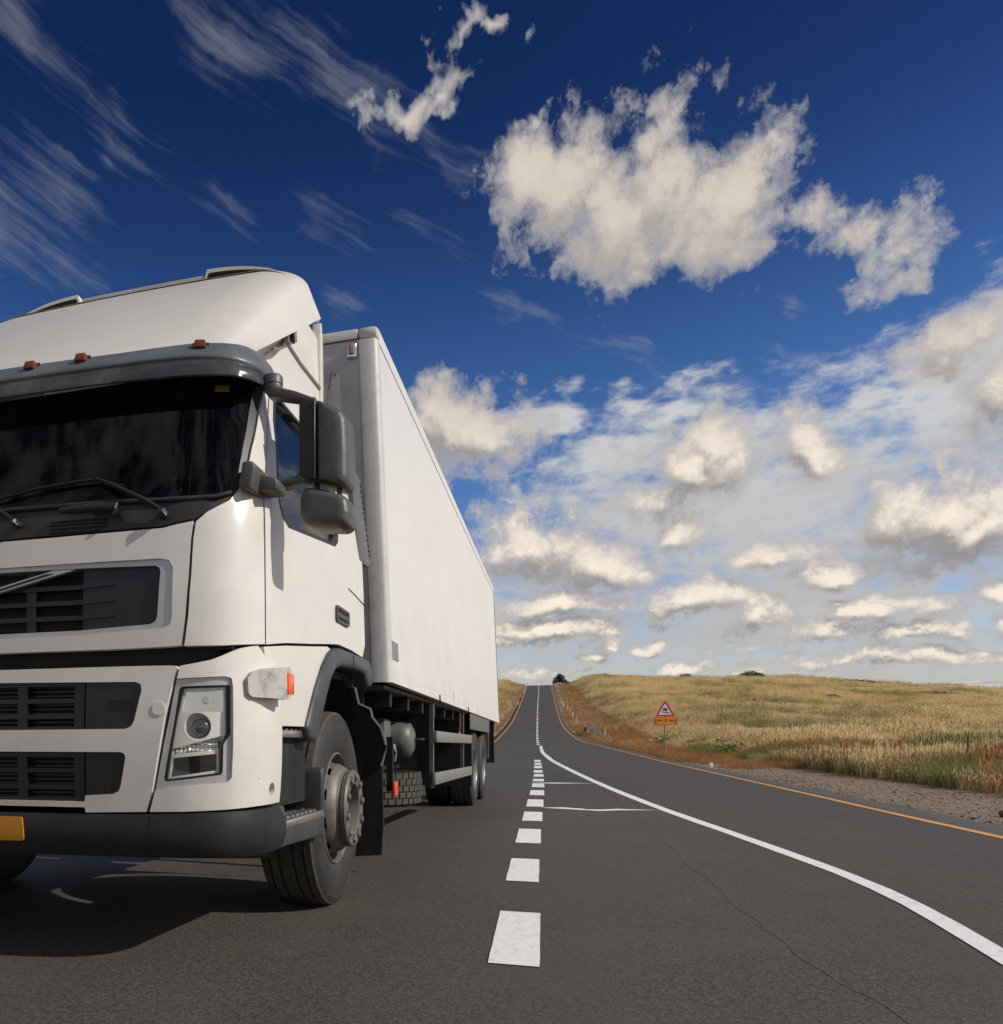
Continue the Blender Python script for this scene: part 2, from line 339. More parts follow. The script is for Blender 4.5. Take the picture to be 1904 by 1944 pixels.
def prism(name, poly, plane, a, b, m, parent=None, bev=0, seg=3):
    """extrude a 2-D outline: plane 'xz' between y=a..b, 'yz' between x=a..b, 'xy' between z=a..b"""
    P = {'xz': lambda p, t: (p[0], t, p[1]), 'yz': lambda p, t: (t, p[0], p[1]), 'xy': lambda p, t: (p[0], p[1], t)}[plane]
    n = len(poly)
    v = [P(p, a) for p in poly] + [P(p, b) for p in poly]
    f = [tuple(range(n)), tuple(range(2 * n - 1, n - 1, -1))] + [(i, i + n, (i + 1) % n + n, (i + 1) % n) for i in range(n)]
    o = recalc(mk(name, v, f, m, parent))
    return bevel(o, bev, seg) if bev else o
def tube(name, pts, r, m, parent=None, seg=8):
    pts = [Vector(p) for p in pts]; v = []; f = []
    rs = r if isinstance(r, (list, tuple)) else [r] * len(pts)
    for i, p in enumerate(pts):
        d = (pts[min(i + 1, len(pts) - 1)] - pts[max(i - 1, 0)]).normalized()
        a = d.orthogonal().normalized() if abs(d.z) > .99 else d.cross(Vector((0, 0, 1))).normalized()
        b = d.cross(a)
        for k in range(seg):
            t = 2 * math.pi * k / seg; v.append(p + rs[i] * (a * math.cos(t) + b * math.sin(t)))
    for i in range(len(pts) - 1):
        for k in range(seg):
            f.append((i * seg + k, i * seg + (k + 1) % seg, (i + 1) * seg + (k + 1) % seg, (i + 1) * seg + k))
    f.append(tuple(range(seg - 1, -1, -1))); f.append(tuple((len(pts) - 1) * seg + k for k in range(seg)))
    return recalc(mk(name, v, f, m, parent, True, 50))
def lathe(name, prof, m, parent=None, axis='x', c=(0, 0, 0), seg=64, skip=None, sharp=35):
    """profile of (along axis, radius); skip(i, k) leaves a face out"""
    v = []; f = []
    for (h, r) in prof:
        for k in range(seg):
            t = 2 * math.pi * k / seg; a, b = r * math.cos(t), r * math.sin(t)
            v.append({'x': (c[0] + h, c[1] + a, c[2] + b), 'z': (c[0] + a, c[1] + b, c[2] + h), 'y': (c[0] + a, c[1] + h, c[2] + b)}[axis])
    for i in range(len(prof) - 1):
        for k in range(seg):
            if skip and skip(i, k): continue
            f.append((i * seg + k, i * seg + (k + 1) % seg, (i + 1) * seg + (k + 1) % seg, (i + 1) * seg + k))
    return recalc(mk(name, v, f, m, parent, True, sharp))
def inside(p, poly):
    x, y = p; c = False; j = len(poly) - 1
    for i in range(len(poly)):
        a, b = poly[i], poly[j]
        if (a[1] > y) != (b[1] > y) and x < (b[0] - a[0]) * (y - a[1]) / (b[1] - a[1]) + a[0]: c = not c
        j = i
    return c
def dens(poly, res):
    out = []
    for i in range(len(poly)):
        a, b = poly[i], poly[(i + 1) % len(poly)]; L = math.hypot(b[0] - a[0], b[1] - a[1]); n = max(1, int(L / res))
        for k in range(n): out.append((a[0] + (b[0] - a[0]) * k / n, a[1] + (b[1] - a[1]) * k / n))
    return out
def fillet(poly, r, seg=5):
    out = []; n = len(poly)
    for i in range(n):
        p = Vector(poly[i]); a = Vector(poly[i - 1]) - p; b = Vector(poly[(i + 1) % n]) - p
        la, lb = a.length, b.length
        if la < 1e-6 or lb < 1e-6: continue
        ang = a.angle(b)
        if ang > R(165): out.append(tuple(p)); continue
        t = min(r / math.tan(ang / 2), la * .45, lb * .45)
        p0 = p + a.normalized() * t; p1 = p + b.normalized() * t
        for k in range(seg + 1):
            u = k / seg; out.append(tuple(p0 * (1 - u) ** 2 + p * 2 * u * (1 - u) + p1 * u * u))
    return out
def patch(name, outer, m, parent=None, holes=(), mapf=None, off=0., thick=.02, res=.06, r=0, hr=0, smooth=True, rimoff=None):
    """a panel cut from the cab's curved skin: outline and holes in skin coordinates, own offset and edge depth"""
    if r: outer = fillet(outer, r)
    if hr: holes = [fillet(h, hr) for h in holes]
    loops = [dens(outer, res)] + [dens(h, res) for h in holes]
    pts = []; edges = []; blen = []
    for L in loops:
        s0 = len(pts); pts += L; blen.append((s0, len(L)))
        edges += [(s0 + i, s0 + (i + 1) % len(L)) for i in range(len(L))]
    xs = [p[0] for p in outer]; ys = [p[1] for p in outer]
    cell = {}
    for L in [outer] + list(holes):
        for q in dens(L, res / 3): cell.setdefault((int(q[0] // res), int(q[1] // res)), []).append(q)
    def clear(p):
        a, b = int(p[0] // res), int(p[1] // res)
        return all((p[0] - q[0]) ** 2 + (p[1] - q[1]) ** 2 > (.42 * res) ** 2 for i in (a - 1, a, a + 1) for j in (b - 1, b, b + 1) for q in cell.get((i, j), ()))
    nx = int((max(xs) - min(xs)) / res) + 1; ny = int((max(ys) - min(ys)) / res) + 1
    for i in range(nx):
        for j in range(ny):
            p = (min(xs) + (i + .5) * res, min(ys) + (j + .5) * res)
            if clear(p) and inside(p, outer) and not any(inside(p, h) for h in holes): pts.append(p)
    V, E, Fc, *_ = delaunay_2d_cdt([Vector(p) for p in pts], edges, [], 0, 1e-5)
    tris = []
    for t in Fc:
        c = (sum(V[i][0] for i in t) / len(t), sum(V[i][1] for i in t) / len(t))
        if len(t) == 3:
            a_, b_, c_ = (V[i] for i in t); ar = abs((b_ - a_).cross(c_ - a_)); lg = max((b_ - a_).length, (c_ - b_).length, (a_ - c_).length)
            if ar / max(lg, 1e-9) < .04 * min(lg, res): continue          # sliver along an edge
        if inside(c, outer) and not any(inside(c, h) for h in holes): tris.append(tuple(t))
    o_ = off if callable(off) else (lambda a, b: off)
    verts = [mapf(p[0], p[1], o_(p[0], p[1])) for p in V]
    used = {}
    for t in tris:
        for i in range(len(t)):
            e = (t[i], t[(i + 1) % len(t)]); used[e] = 1
    faces = list(tris)
    if thick:
        dup = {}; inn = {}
        def top(i):
            if i not in dup: dup[i] = len(verts); verts.append(verts[i])
            return dup[i]
        def bot(i):
            if i not in inn: inn[i] = len(verts); verts.append(mapf(V[i][0], V[i][1], o_(V[i][0], V[i][1]) - thick))
            return inn[i]
        for (a, b) in list(used):
            if (b, a) not in used: faces.append((top(b), top(a), bot(a), bot(b)))
    ob = mk(name, verts, faces, m, parent, smooth)
    # outward normals: compare the first triangle with the skin's own outward direction
    t = ob.data.polygons[0]; p = V[faces[0][0]]
    d = Vector(mapf(p[0], p[1], .05)) - Vector(mapf(p[0], p[1], 0.))
    if t.normal.dot(d) < 0: ob.data.flip_normals()
    return ob
# ------------------------------------------------------------------ terrain
def sm(a, b, x):
    t = min(1., max(0., (x - a) / (b - a))); return t * t * (3 - 2 * t)
def tab(x,T):
    if x<=T[0][0]: return T[0][1]
    n=len(T)
    for i in range(n-1):
        if x<=T[i+1][0]:
            x0,y0=T[i];x1,y1=T[i+1]
            m0=(T[i+1][1]-T[i-1][1])/(T[i+1][0]-T[i-1][0]) if i>0 else 0
            m1=(T[i+2][1]-T[i][1])/(T[i+2][0]-T[i][0]) if i+2<n else 0
            h=x1-x0;t=(x-x0)/h
            return (2*t**3-3*t*t+1)*y0+(t**3-2*t*t+t)*h*m0+(-2*t**3+3*t*t)*y1+(t**3-t*t)*h*m1
    return T[-1][1]
ROADZ=[(-100,0),(10,0),(36,0.0),(43,.06),(64,.55),(85,1.3),(130,4.3),(171,8.1),(230,13.7),(290,19.6),(300,20.2),(312,20.0),(350,17),(500,9),(1500,0)]
FIELDZ=[(-100,0),(4,0),(15,.05),(30,.22),(43,.5),(64,1.25),(85,2.25),(130,5.5),(171,9.4),(230,15.6),(285,21.9),(302,22.9),(330,22),(400,17),(600,9),(1500,0)]
def xc(y): return 2.14-.0222*y
def roadz(y): return tab(y,ROADZ)
def wob(x,y):
    return (math.sin(x*.11+y*.047)+math.sin(x*.053-y*.083+1.7)+.6*math.sin(x*.23+y*.19+.5))*.16
def H(x,y):
    t=x-xc(y)
    r=roadz(y)
    if t>=0:
        k=sm(6.2,13.+.02*y,t)
        f=tab(y,FIELDZ)-max(0,t-12)*.042*sm(20,290,y)-max(0,t-70)*.045*sm(60,290,y)
        f+=wob(x,y)*sm(10,80,y)*sm(0,12,t-6)*2.0
    else:
        k=sm(5.2,12,-t); f=r+1.6*sm(60,200,y)*1.0+wob(x,y)*sm(10,80,y)
    return r*(1-k)+f*k
def H_road(x, y): return roadz(y)


def struct(o): o['kind'] = 'structure'; return o
def uniq(a): return sorted(set(round(x, 3) for x in a))
TS = uniq([-900, -600, -400, -260, -170, -110, -75, -50, -35, -25, -19, -15, -12] + [-10 + i * .75 for i in range(28)] + [11 + i for i in range(12)] + [23 + 2 * i for i in range(20)] + [65, 72, 80, 90, 100, 115, 130, 150, 180, 220, 280, 360, 480, 640, 900])
YS = uniq([-300, -200, -120, -80, -50, -35, -25] + [-18 + 1.5 * i for i in range(60)] + [72 + 3 * i for i in range(60)] + [252 + 2 * i for i in range(36)] + [325, 335, 350, 370, 400, 450, 500, 600, 750, 1000, 1500])
def edge_r(y): return tab(y, ORANGE_R) + .55
def edge_l(y): return tab(y, ORANGE_L) - .55
ORANGE_R = [(-60, 6.05), (5, 6.16), (8, 6.2), (14, 6.33), (31, 6.66), (40, 6.72), (48, 6.45), (56, 5.95), (65, 5.3), (84, 3.72), (111, 2.52), (150, 1.62), (200, .62), (250, -.33), (300, -1.5), (360, -2.9)]
ORANGE_L = [(-60, -1.2), (0, -1.75), (30, -2.5), (60, -3.2), (84, -3.72), (111, -4.2), (171, -5.55), (230, -7.0), (279, -8.15), (300, -8.6), (360, -9.9)]
verts = []; faces = []
for y in YS:
    for t in TS:
        x = xc(y) + t
        z = H(x, y)
        inr = min(sm(edge_l(y) + .05, edge_l(y) + .5, x), 1 - sm(edge_r(y) - .5, edge_r(y) - .05, x)) if y < 360 else 0
        verts.append((x, y, z - .09 * inr))
nt = len(TS)
for j in range(len(YS) - 1):
    for i in range(nt - 1):
        faces.append((j * nt + i, j * nt + i + 1, (j + 1) * nt + i + 1, (j + 1) * nt + i))

def ground_fn(N, b, pos, c):
    x, y, z = N.sep(pos)
    t = N.m('SUBTRACT', x, N.m('MULTIPLY_ADD', y, -.0222, 2.14))
    big = N.noise(pos, .06, 5, .6); mid = N.noise(pos, .35, 6, .65); fine = N.noise(pos, 3., 6, .7)
    straw = N.mix(N.ss(mid, .35, .65), (.56, .41, .20), (.45, .33, .15))
    straw = N.mix(N.m('MULTIPLY', N.ss(big, .5, .66), .65), straw, (.28, .26, .10))
    straw = N.mix(N.m('MULTIPLY', N.ss(N.noise(pos, .16, 5, .7), .62, .75), .5), straw, (.19, .13, .075))
    soil = N.mix(N.ss(fine, .35, .65), (.27, .165, .10), (.17, .125, .09))
    soil = N.mix(N.ss(mid, .48, .62), soil, (.40, .29, .15))
    grav = N.mix(N.ss(N.noise(pos, 9., 8, .75), .38, .62), (.15, .112, .085), (.33, .26, .195))
    grav = N.mix(N.ss(N.noise(pos, 45., 3, .6), .60, .72), grav, (.42, .38, .33))
    grav = N.mix(N.m('MULTIPLY', N.ss(mid, .52, .7), .6), grav, (.16, .10, .06))
    tn = N.m('ADD', t, N.m('MULTIPLY', N.m('SUBTRACT', mid, .5), 2.4))
    verge = N.mix(N.ss(y, 32., 50.), grav, soil)
    out = N.ss(tn, N.m('MULTIPLY_ADD', N.ss(y, 40., 90.), 1.5, 7.0), N.m('MULTIPLY_ADD', N.ss(y, 40., 90.), 4.0, 8.6))
    left = N.ss(tn, -7., -11.)
    col = N.mix(N.m('MAXIMUM', out, left), verge, straw)
    N.l.new(col, b.inputs['Base Color'])
    bp = N.new('ShaderNodeBump'); bp.inputs['Strength'].default_value = .8; bp.inputs['Distance'].default_value = .03
    N.l.new(N.noise(pos, 14., 8, .75), bp.inputs['Height']); N.l.new(bp.outputs[0], b.inputs['Normal'])
GROUND = mat('dry_ground', (.3, .2, .1), .95, spec=.1, fn=ground_fn)
ground = struct(mk('ground', verts, faces, GROUND, None, True))

# ------------------------------------------------------------------ road
def asphalt_fn(N, b, pos, c):
    x, y, z = N.sep(pos)
    g1 = N.noise(pos, 150., 2, .6); g2 = N.noise(pos, 62., 4, .75); g3 = N.noise(pos, 1.1, 6, .65)
    col = N.mix(N.ss(g2, .36, .64), (.034, .0305, .0275), (.102, .091, .080))
    col = N.mix(N.m('MULTIPLY', N.ss(g1, .60, .68), .85), col, (.20, .175, .15))
    col = N.mix(N.m('MULTIPLY', N.ss(g1, .40, .30), .7), col, (.028, .026, .025))
    col = N.mix(N.m('MULTIPLY', N.ss(g3, .42, .72), .42), col, (.105, .086, .067))
    col = N.mix(N.m('MULTIPLY', N.ss(N.noise(N.xyz(N.m('MULTIPLY', x, .9), N.m('MULTIPLY', y, .35), 3.), .55, 7, .68), .55, .72), .45), col, (.040, .035, .031))
    # wheel paths, along the road
    t = N.m('ADD', N.m('SUBTRACT', x, N.m('MULTIPLY_ADD', y, -.0222, 2.14)), N.m('MULTIPLY', N.noise(pos, .2, 3), .6))
    wp = N.m('MULTIPLY', N.ss(N.m('SINE', N.m('MULTIPLY', t, 3.4)), .0, 1.), .28)
    col = N.mix(wp, col, (.076, .064, .054))
    st = N.noise(N.xyz(N.m('MULTIPLY', x, .6), N.m('MULTIPLY', y, .05), 0.), 1.6, 5, .6)
    col = N.mix(N.m('MULTIPLY', N.ss(st, .5, .75), .3), col, (.050, .044, .040))
    N.l.new(col, b.inputs['Base Color'])
    bp = N.new('ShaderNodeBump'); bp.inputs['Strength'].default_value = .55; bp.inputs['Distance'].default_value = .006
    N.l.new(N.noise(pos, 170., 3, .7), bp.inputs['Height']); N.l.new(bp.outputs[0], b.inputs['Normal'])
ASPH = mat('worn_asphalt', (.05, .045, .042), .72, spec=.25, fn=asphalt_fn)
RY = uniq([-60, -40, -25, -15] + [-10 + i for i in range(110)] + [100 + 2 * i for i in range(106)] + [315, 320, 330, 345, 360])
verts = []; faces = []; NX = 14
for y in RY:
    a, b_ = edge_l(y), edge_r(y)
    ja = .06 * math.sin(y * 2.3) * math.sin(y * .71); jb = .08 * math.sin(y * 1.9 + 1) * math.sin(y * .53)
    for i in range(NX + 1):
        x = a + ja + (b_ + jb - a - ja) * i / NX
        verts.append((x, y, H_road(x, y) + .004))
    verts.append((b_ + jb + .03, y, H_road(b_, y) - .12)); verts.append((a + ja - .03, y, H_road(a, y) - .12))
W = NX + 3
for j in range(len(RY) - 1):
    for i in range(NX + 1): faces.append((j * W + i, j * W + i + 1, (j + 1) * W + i + 1, (j + 1) * W + i))
    faces.append((j * W + NX + 2, j * W, (j + 1) * W, (j + 1) * W + NX + 2))
road = struct(mk('road', verts, faces, ASPH, None, True))

def paint_mat(name, c, wear=.5, edge=.62):
    def fn(N, b, pos, c_):
        w = N.ss(N.noise(pos, 130., 4, .75), edge, edge + .10)
        w2 = N.m('MULTIPLY', N.ss(N.noise(pos, 17., 7, .75), .50, .74), wear)
        col = N.mix(N.m('MAXIMUM', N.m('MULTIPLY', w, .8), w2), c_, (.09, .08, .073))
        N.l.new(col, b.inputs['Base Color'])
    return mat(name, c, .6, var=.06, vscale=40., bump=.4, bscale=170., fn=fn)
def dust_fn(N, b, pos, c_):
    w = N.ss(N.noise(pos, 60., 5, .75), .46, .58)
    N.l.new(N.mix(w, (.075, .066, .057), (.125, .108, .091)), b.inputs['Base Color'])
PW = paint_mat('white_road_paint', (.82, .81, .80), .5, .58)
PO = paint_mat('orange_road_paint', (.68, .32, .07), .12, .68)
DUST = mat('dusty_crack_fill', (.1, .1, .1), .9, spec=.1, fn=dust_fn)
def ribbon(name, pts, widths, m, lift=.008, step=.5, jit=.004):
    """painted line: follows points (x, y) on the road"""
    P = [Vector(p) for p in pts]; out = []
    for i in range(len(P) - 1):
        n = max(1, int((P[i + 1] - P[i]).length / (step * max(1, P[i].y / 25))))
        for k in range(n):
            u = k / n
            p0 = P[max(i - 1, 0)]; p1 = P[i]; p2 = P[i + 1]; p3 = P[min(i + 2, len(P) - 1)]
            q = .5 * ((2 * p1) + (p2 - p0) * u + (2 * p0 - 5 * p1 + 4 * p2 - p3) * u * u + (3 * p1 - p0 - 3 * p2 + p3) * u ** 3)
            out.append((q, widths[i] + (widths[i + 1] - widths[i]) * u))
    out.append((P[-1], widths[-1]))
    v = []; f = []
    for i, (q, w) in enumerate(out):
        d = (out[min(i + 1, len(out) - 1)][0] - out[max(i - 1, 0)][0]).normalized(); n = Vector((d.y, -d.x))
        for s in (-.5, .5):
            x, y = q + n * (s * w + random.uniform(-jit, jit)); v.append((x, y, H_road(x, y) + lift))
    for i in range(len(out) - 1): f.append((2 * i, 2 * i + 1, 2 * i + 3, 2 * i + 2))
    o = mk(name, v, f, m, road); 
    if o.data.polygons[0].normal.z < 0: o.data.flip_normals()
    return o
LY = [-60 + 4 * i for i in range(100)]
ribbon('edge_line', [(tab(y, ORANGE_R), y) for y in LY], [.10] * len(LY), PO)
ribbon('edge_line', [(tab(y, ORANGE_L), y) for y in LY], [.12] * len(LY), PO)
ribbon('lane_divider', [(3.6, -6), (3.85, -3), (4.04, -.27), (4.13, .95), (4.115, 2.13), (3.93, 4.3), (3.58, 8.1), (3.2, 13.5), (2.8, 20.8), (2.25, 32), (1.66, 43.9), (1.22, 52), (.95, 60), (.75, 67)], [.105, .105, .105, .11, .11, .12, .135, .15, .175, .21, .25, .22, .2, .2], PW)
def quad(name, pts, m, lift=.0085):
    o = mk(name, [(x, y, H_road(x, y) + lift) for x, y in pts], [tuple(range(len(pts)))], m, road)
    if o.data.polygons[0].normal.z < 0: o.data.flip_normals()
    return o
NEARD = [(-1.05, .05, 2.162, .196), (1.07, 2.17, 2.105, .2), (3.23, 4.51, 2.06, .21), (5.45, 6.76, 2.025, .215), (7.69, 9.27, 1.985, .225), (10.36, 11.97, 1.94, .235), (13.07, 14.73, 1.89, .24), (15.77, 17.19, 1.83, .245), (18.62, 20.6, 1.76, .25), (21.86, 24.3, 1.66, .26), (26.48, 29.83, 1.53, .27), (31.4, 34.67, 1.4, .28), (36.62, 40.21, 1.24, .29)]
NEARD = [(-3.3, -2.2, 2.21, .196)] + NEARD
for a, b_, x, w in NEARD:
    k = -.021; pts = []
    n = 7
    ym = (a + b_) / 2
    jj = lambda: random.uniform(-.0015, .0015)
    L_ = [(x + k * (y - ym) - w / 2 + jj(), y) for y in [a + (b_ - a) * i / n for i in range(n + 1)]]
    R_ = [(x + k * (y - ym) + w / 2 + jj(), y) for y in [a + (b_ - a) * i / n for i in range(n + 1)]]
    quad('lane_dash', [(p[0], p[1] + (0 if 0 < i < n else jj())) for i, p in enumerate(L_)] + R_[::-1], PW)
def centre(y): return tab(y, [(40, 1.24), (53, 1.02), (72, .42), (84, .05), (111, -.66), (170, -2.11), (252, -3.91), (300, -5.0)])
y = 69.5
while y < 299:
    L_ = 2.6 if y < 120 else 3.2
    ys = [y + L_ * i / 3 for i in range(4)]
    quad('lane_dash', [(centre(q) - .11, q) for q in ys] + [(centre(q) + .11, q) for q in ys[::-1]], PW)
    y += L_ + (2.3 if y < 120 else 3.2)
# two thin hand-painted cross strokes and the dusty crack
quad('cross_stroke', [(1.65, 14.95), (2.2, 14.78), (2.65, 15.0), (3.05, 15.12), (2.6, 15.22), (2.23, 15.27), (1.9, 15.12)], PW)
quad('cross_stroke', [(2.07, 7.52), (2.35, 7.68), (2.6, 7.52), (2.66, 7.40), (2.82, 7.42), (3.03, 7.62), (3.3, 7.6), (3.54, 7.55), (3.2, 7.44), (3.0, 7.36), (2.81, 7.18), (2.6, 7.28), (2.3, 7.42)], PW)
cp = [(3.05, 12.5), (3.12, 10.85), (3.15, 8.6), (3.19, 4.15), (3.22, 1.8), (3.245, .34), (3.28, -.63), (3.36, -1.2), (3.46, -3)]
cpts = []
for i in range(len(cp) - 1):
    for k in range(6):
        u = k / 6; cpts.append((cp[i][0] + (cp[i + 1][0] - cp[i][0]) * u + random.uniform(-.02, .02), cp[i][1] + (cp[i + 1][1] - cp[i][1]) * u))
ribbon('asphalt_crack', cpts, [random.uniform(.008, .03) for _ in cpts], DUST, step=.12, jit=.006, lift=.0055)
jp = [(-2 + i * .5, 18.3 + .15 * math.sin(i * .9) + random.uniform(-.05, .05)) for i in range(17)]
ribbon('asphalt_crack', jp, [random.uniform(.03, .08) for _ in jp], DUST, step=.2, jit=.01, lift=.0055)

# ------------------------------------------------------------------ scattered vegetation (uncountable: stuff)
HID = bpy.data.collections.new('tuft_library')            # never linked to the scene: only instanced
def leafmat(name, fn_col, trans=.5):
    m_ = bpy.data.materials.new(name); m_.use_nodes = True
    N = NT(m_.node_tree); N.n.clear(); o = N.new('ShaderNodeOutputMaterial')
    pos = N.new('ShaderNodeNewGeometry').outputs['Position']; rnd = N.new('ShaderNodeObjectInfo').outputs['Random']
    c = fn_col(N, pos, rnd)
    d = N.new('ShaderNodeBsdfDiffuse'); t = N.new('ShaderNodeBsdfTranslucent'); mx = N.new('ShaderNodeMixShader')
    N.l.new(c, d.inputs[0]); N.l.new(c, t.inputs[0]); mx.inputs[0].default_value = trans
    N.l.new(d.outputs[0], mx.inputs[1]); N.l.new(t.outputs[0], mx.inputs[2]); N.l.new(mx.outputs[0], o.inputs[0])
    return m_
def straw_col(N, pos, rnd):
    c = N.mix(rnd, (.80, .63, .36), (.66, .50, .26))
    c = N.mix(N.m('MULTIPLY', N.ss(N.noise(N.v('MULTIPLY', pos, (1., .45, 0)), .07, 6, .7), .47, .60), .85), c, (.30, .29, .11))
    c = N.mix(N.m('MULTIPLY', N.ss(N.noise(N.v('MULTIPLY', pos, (1., .6, 0)), .22, 6, .7), .55, .68), .6), c, (.30, .21, .10))
    return N.mix(N.m('MULTIPLY', N.ss(N.noise(N.v('MULTIPLY', pos, (1., .5, 0)), .30, 5, .7), .58, .70), .75), c, (.42, .19, .09))
def green_col(N, pos, rnd): return N.mix(rnd, (.13, .17, .045), (.32, .29, .12))
def rust_col(N, pos, rnd): return N.mix(rnd, (.36, .15, .065), (.46, .30, .125))
def flower_col(N, pos, rnd): return N.mix(rnd, (.75, .75, .70), (.6, .62, .5))
STRAW = leafmat('straw_grass', straw_col); GREEN = leafmat('green_weed', green_col); RUST = leafmat('rust_weed', rust_col); FLOW = leafmat('white_umbel', flower_col)
def tuft(name, m, n, h, spread, width, lean=.35, heads=0., m2=None, seed=0):
    rg = random.Random(seed); v = []; f = []; mi = []
    for i in range(n):
        a = rg.uniform(0, 6.283); r = spread * math.sqrt(rg.random()); bx, by = r * math.cos(a), r * math.sin(a)
        hh = h * rg.uniform(.55, 1.1); la = rg.uniform(0, 6.283); ln = lean * hh * rg.uniform(.2, 1.)
        wa = rg.uniform(0, 3.14); wx, wy = width * math.cos(wa) / 2, width * math.sin(wa) / 2
        s0 = len(v)
        for k, (u, wk) in enumerate(((0, 1), (.5, .8), (.85, .45))):
            cx, cy = bx + math.cos(la) * ln * u * u, by + math.sin(la) * ln * u * u
            v += [(cx - wx * wk, cy - wy * wk, hh * u - .04), (cx + wx * wk, cy + wy * wk, hh * u - .04)]
        tx, ty = bx + math.cos(la) * ln, by + math.sin(la) * ln
        v.append((tx, ty, hh))
        f += [(s0, s0 + 1, s0 + 3, s0 + 2), (s0 + 2, s0 + 3, s0 + 5, s0 + 4), (s0 + 4, s0 + 5, s0 + 6)]; mi += [0, 0, 0]
        if rg.random() < heads:
            q = len(v); hw = width * (1.5 if m2 is None else 3.2); hl = .12 if m2 is None else .02
            v += [(tx, ty, hh - hl * .3), (tx + wx / width * hw * 2, ty + wy / width * hw * 2, hh + hl * .3), (tx, ty, hh + hl), (tx - wx / width * hw * 2, ty - wy / width * hw * 2, hh + hl * .3)]
            f.append((q, q + 1, q + 2, q + 3)); mi.append(0 if m2 is None else 1)
    me = bpy.data.meshes.new(name); me.from_pydata(v, [], f); me.materials.append(m)
    if m2: me.materials.append(m2)
    me.polygons.foreach_set('material_index', mi)
    o = bpy.data.objects.new(name, me); HID.objects.link(o); return o
def scatter(name, protos, pts, label, cat):
    """pts: (x, y, z, scale); one object whose geometry nodes instance the tufts"""
    sub = bpy.data.collections.new(name + '_set')
    for p in protos: sub.objects.link(p)
    me = bpy.data.meshes.new(name); me.from_pydata([p[:3] for p in pts], [], [])
    rg = random.Random(len(pts))
    for nm, ty, vals in (('scl', 'FLOAT', [p[3] for p in pts]), ('rot', 'FLOAT', [rg.uniform(0, 6.28) for _ in pts])):
        at = me.attributes.new(nm, ty, 'POINT'); at.data.foreach_set('value', vals)
    at = me.attributes.new('pick', 'INT', 'POINT'); at.data.foreach_set('value', [rg.randrange(len(protos)) for _ in pts])
    o = link(bpy.data.objects.new(name, me)); tag(o, label, cat, kind='stuff')
    g = bpy.data.node_groups.new(name + '_nodes', 'GeometryNodeTree')
    g.interface.new_socket('Geometry', in_out='INPUT', socket_type='NodeSocketGeometry'); g.interface.new_socket('Geometry', in_out='OUTPUT', socket_type='NodeSocketGeometry')
    gi = g.nodes.new('NodeGroupInput'); go = g.nodes.new('NodeGroupOutput'); ip = g.nodes.new('GeometryNodeInstanceOnPoints')
    ci = g.nodes.new('GeometryNodeCollectionInfo'); ci.inputs['Collection'].default_value = sub; ci.inputs['Separate Children'].default_value = True; ci.inputs['Reset Children'].default_value = True
    def attr(nm, ty):
        a = g.nodes.new('GeometryNodeInputNamedAttribute'); a.data_type = ty; a.inputs['Name'].default_value = nm; return a.outputs['Attribute']
    ip.inputs['Pick Instance'].default_value = True
    cx = g.nodes.new('ShaderNodeCombineXYZ'); g.links.new(attr('rot', 'FLOAT'), cx.inputs[2])
    g.links.new(gi.outputs[0], ip.inputs['Points']); g.links.new(ci.outputs[0], ip.inputs['Instance']); g.links.new(attr('pick', 'INT'), ip.inputs['Instance Index'])
    g.links.new(cx.outputs[0], ip.inputs['Rotation']); g.links.new(attr('scl', 'FLOAT'), ip.inputs['Scale']); g.links.new(ip.outputs[0], go.inputs[0])
    md = o.modifiers.new('scatter', 'NODES'); md.node_group = g
    return o
rg = random.Random(11)
def in_view(x, y, pad=1.5):
    dx, dy = x - 2.353, y + 4.536
    zc = dy * .945 - dx * .327; xc_ = dy * .327 + dx * .945
    return zc > 2 and -.05 - pad / zc * .5 < xc_ / zc < .90 + pad / zc
def cl(x, y, f=.09): return .5 + .25 * (math.sin(x * f * 2.1 + y * f) + math.sin(x * f * .8 - y * f * 1.9 + 2)) 
def edge_of_grass(y): return tab(y, [(-20, 9.25), (12, 9.4), (23, 9.75), (29, 10.0), (39, 9.6), (45, 8.6), (57, 8.2), (90, 8.5), (130, 7.2), (200, 5.5), (300, 3.5)])
straw_pts = []; green_pts = []; rust_pts = []
def scat(y0, y1, n, fx, out, s, test=None, sj=.35):
    k = 0; tries = 0
    while k < n and tries < n * 12:
        tries += 1
        y = y0 + (y1 - y0) * rg.random(); x0, x1 = fx(y); x = x0 + (x1 - x0) * rg.random()
        if not in_view(x, y) or (test and not test(x, y)): continue
        out.append((x, y, H(x, y), s * rg.uniform(1 - sj, 1 + sj) * grow(x, y, out))); k += 1
def grow(x, y, out):
    if out is not straw_pts or x < 0: return 1.
    return (.45 + .55 * sm(.5, 5.5, x - edge_of_grass(y))) * (.50 + .85 * cl(x, y, .17)) * (.75 + .5 * cl(x, y, .61))
vr = lambda y: 2.353 + (y + 4.536) * .43 + 1.5
scat(9, 30, 9000, lambda y: (edge_of_grass(y) + .9, vr(y)), straw_pts, 1.0)
scat(28, 62, 15000, lambda y: (edge_of_grass(y) + .9, vr(y)), straw_pts, 1.0)
scat(58, 120, 21000, lambda y: (edge_of_grass(y) + 1.2, vr(y)), straw_pts, 1.05, lambda x, y: rg.random() < .35 + cl(x, y))
scat(115, 215, 20000, lambda y: (edge_of_grass(y) + 1.5, vr(y)), straw_pts, 1.05, lambda x, y: rg.random() < .3 + cl(x, y))
scat(210, 310, 15000, lambda y: (edge_of_grass(y) + 1.5, vr(y)), straw_pts, 1.1, lambda x, y: rg.random() < .3 + cl(x, y))
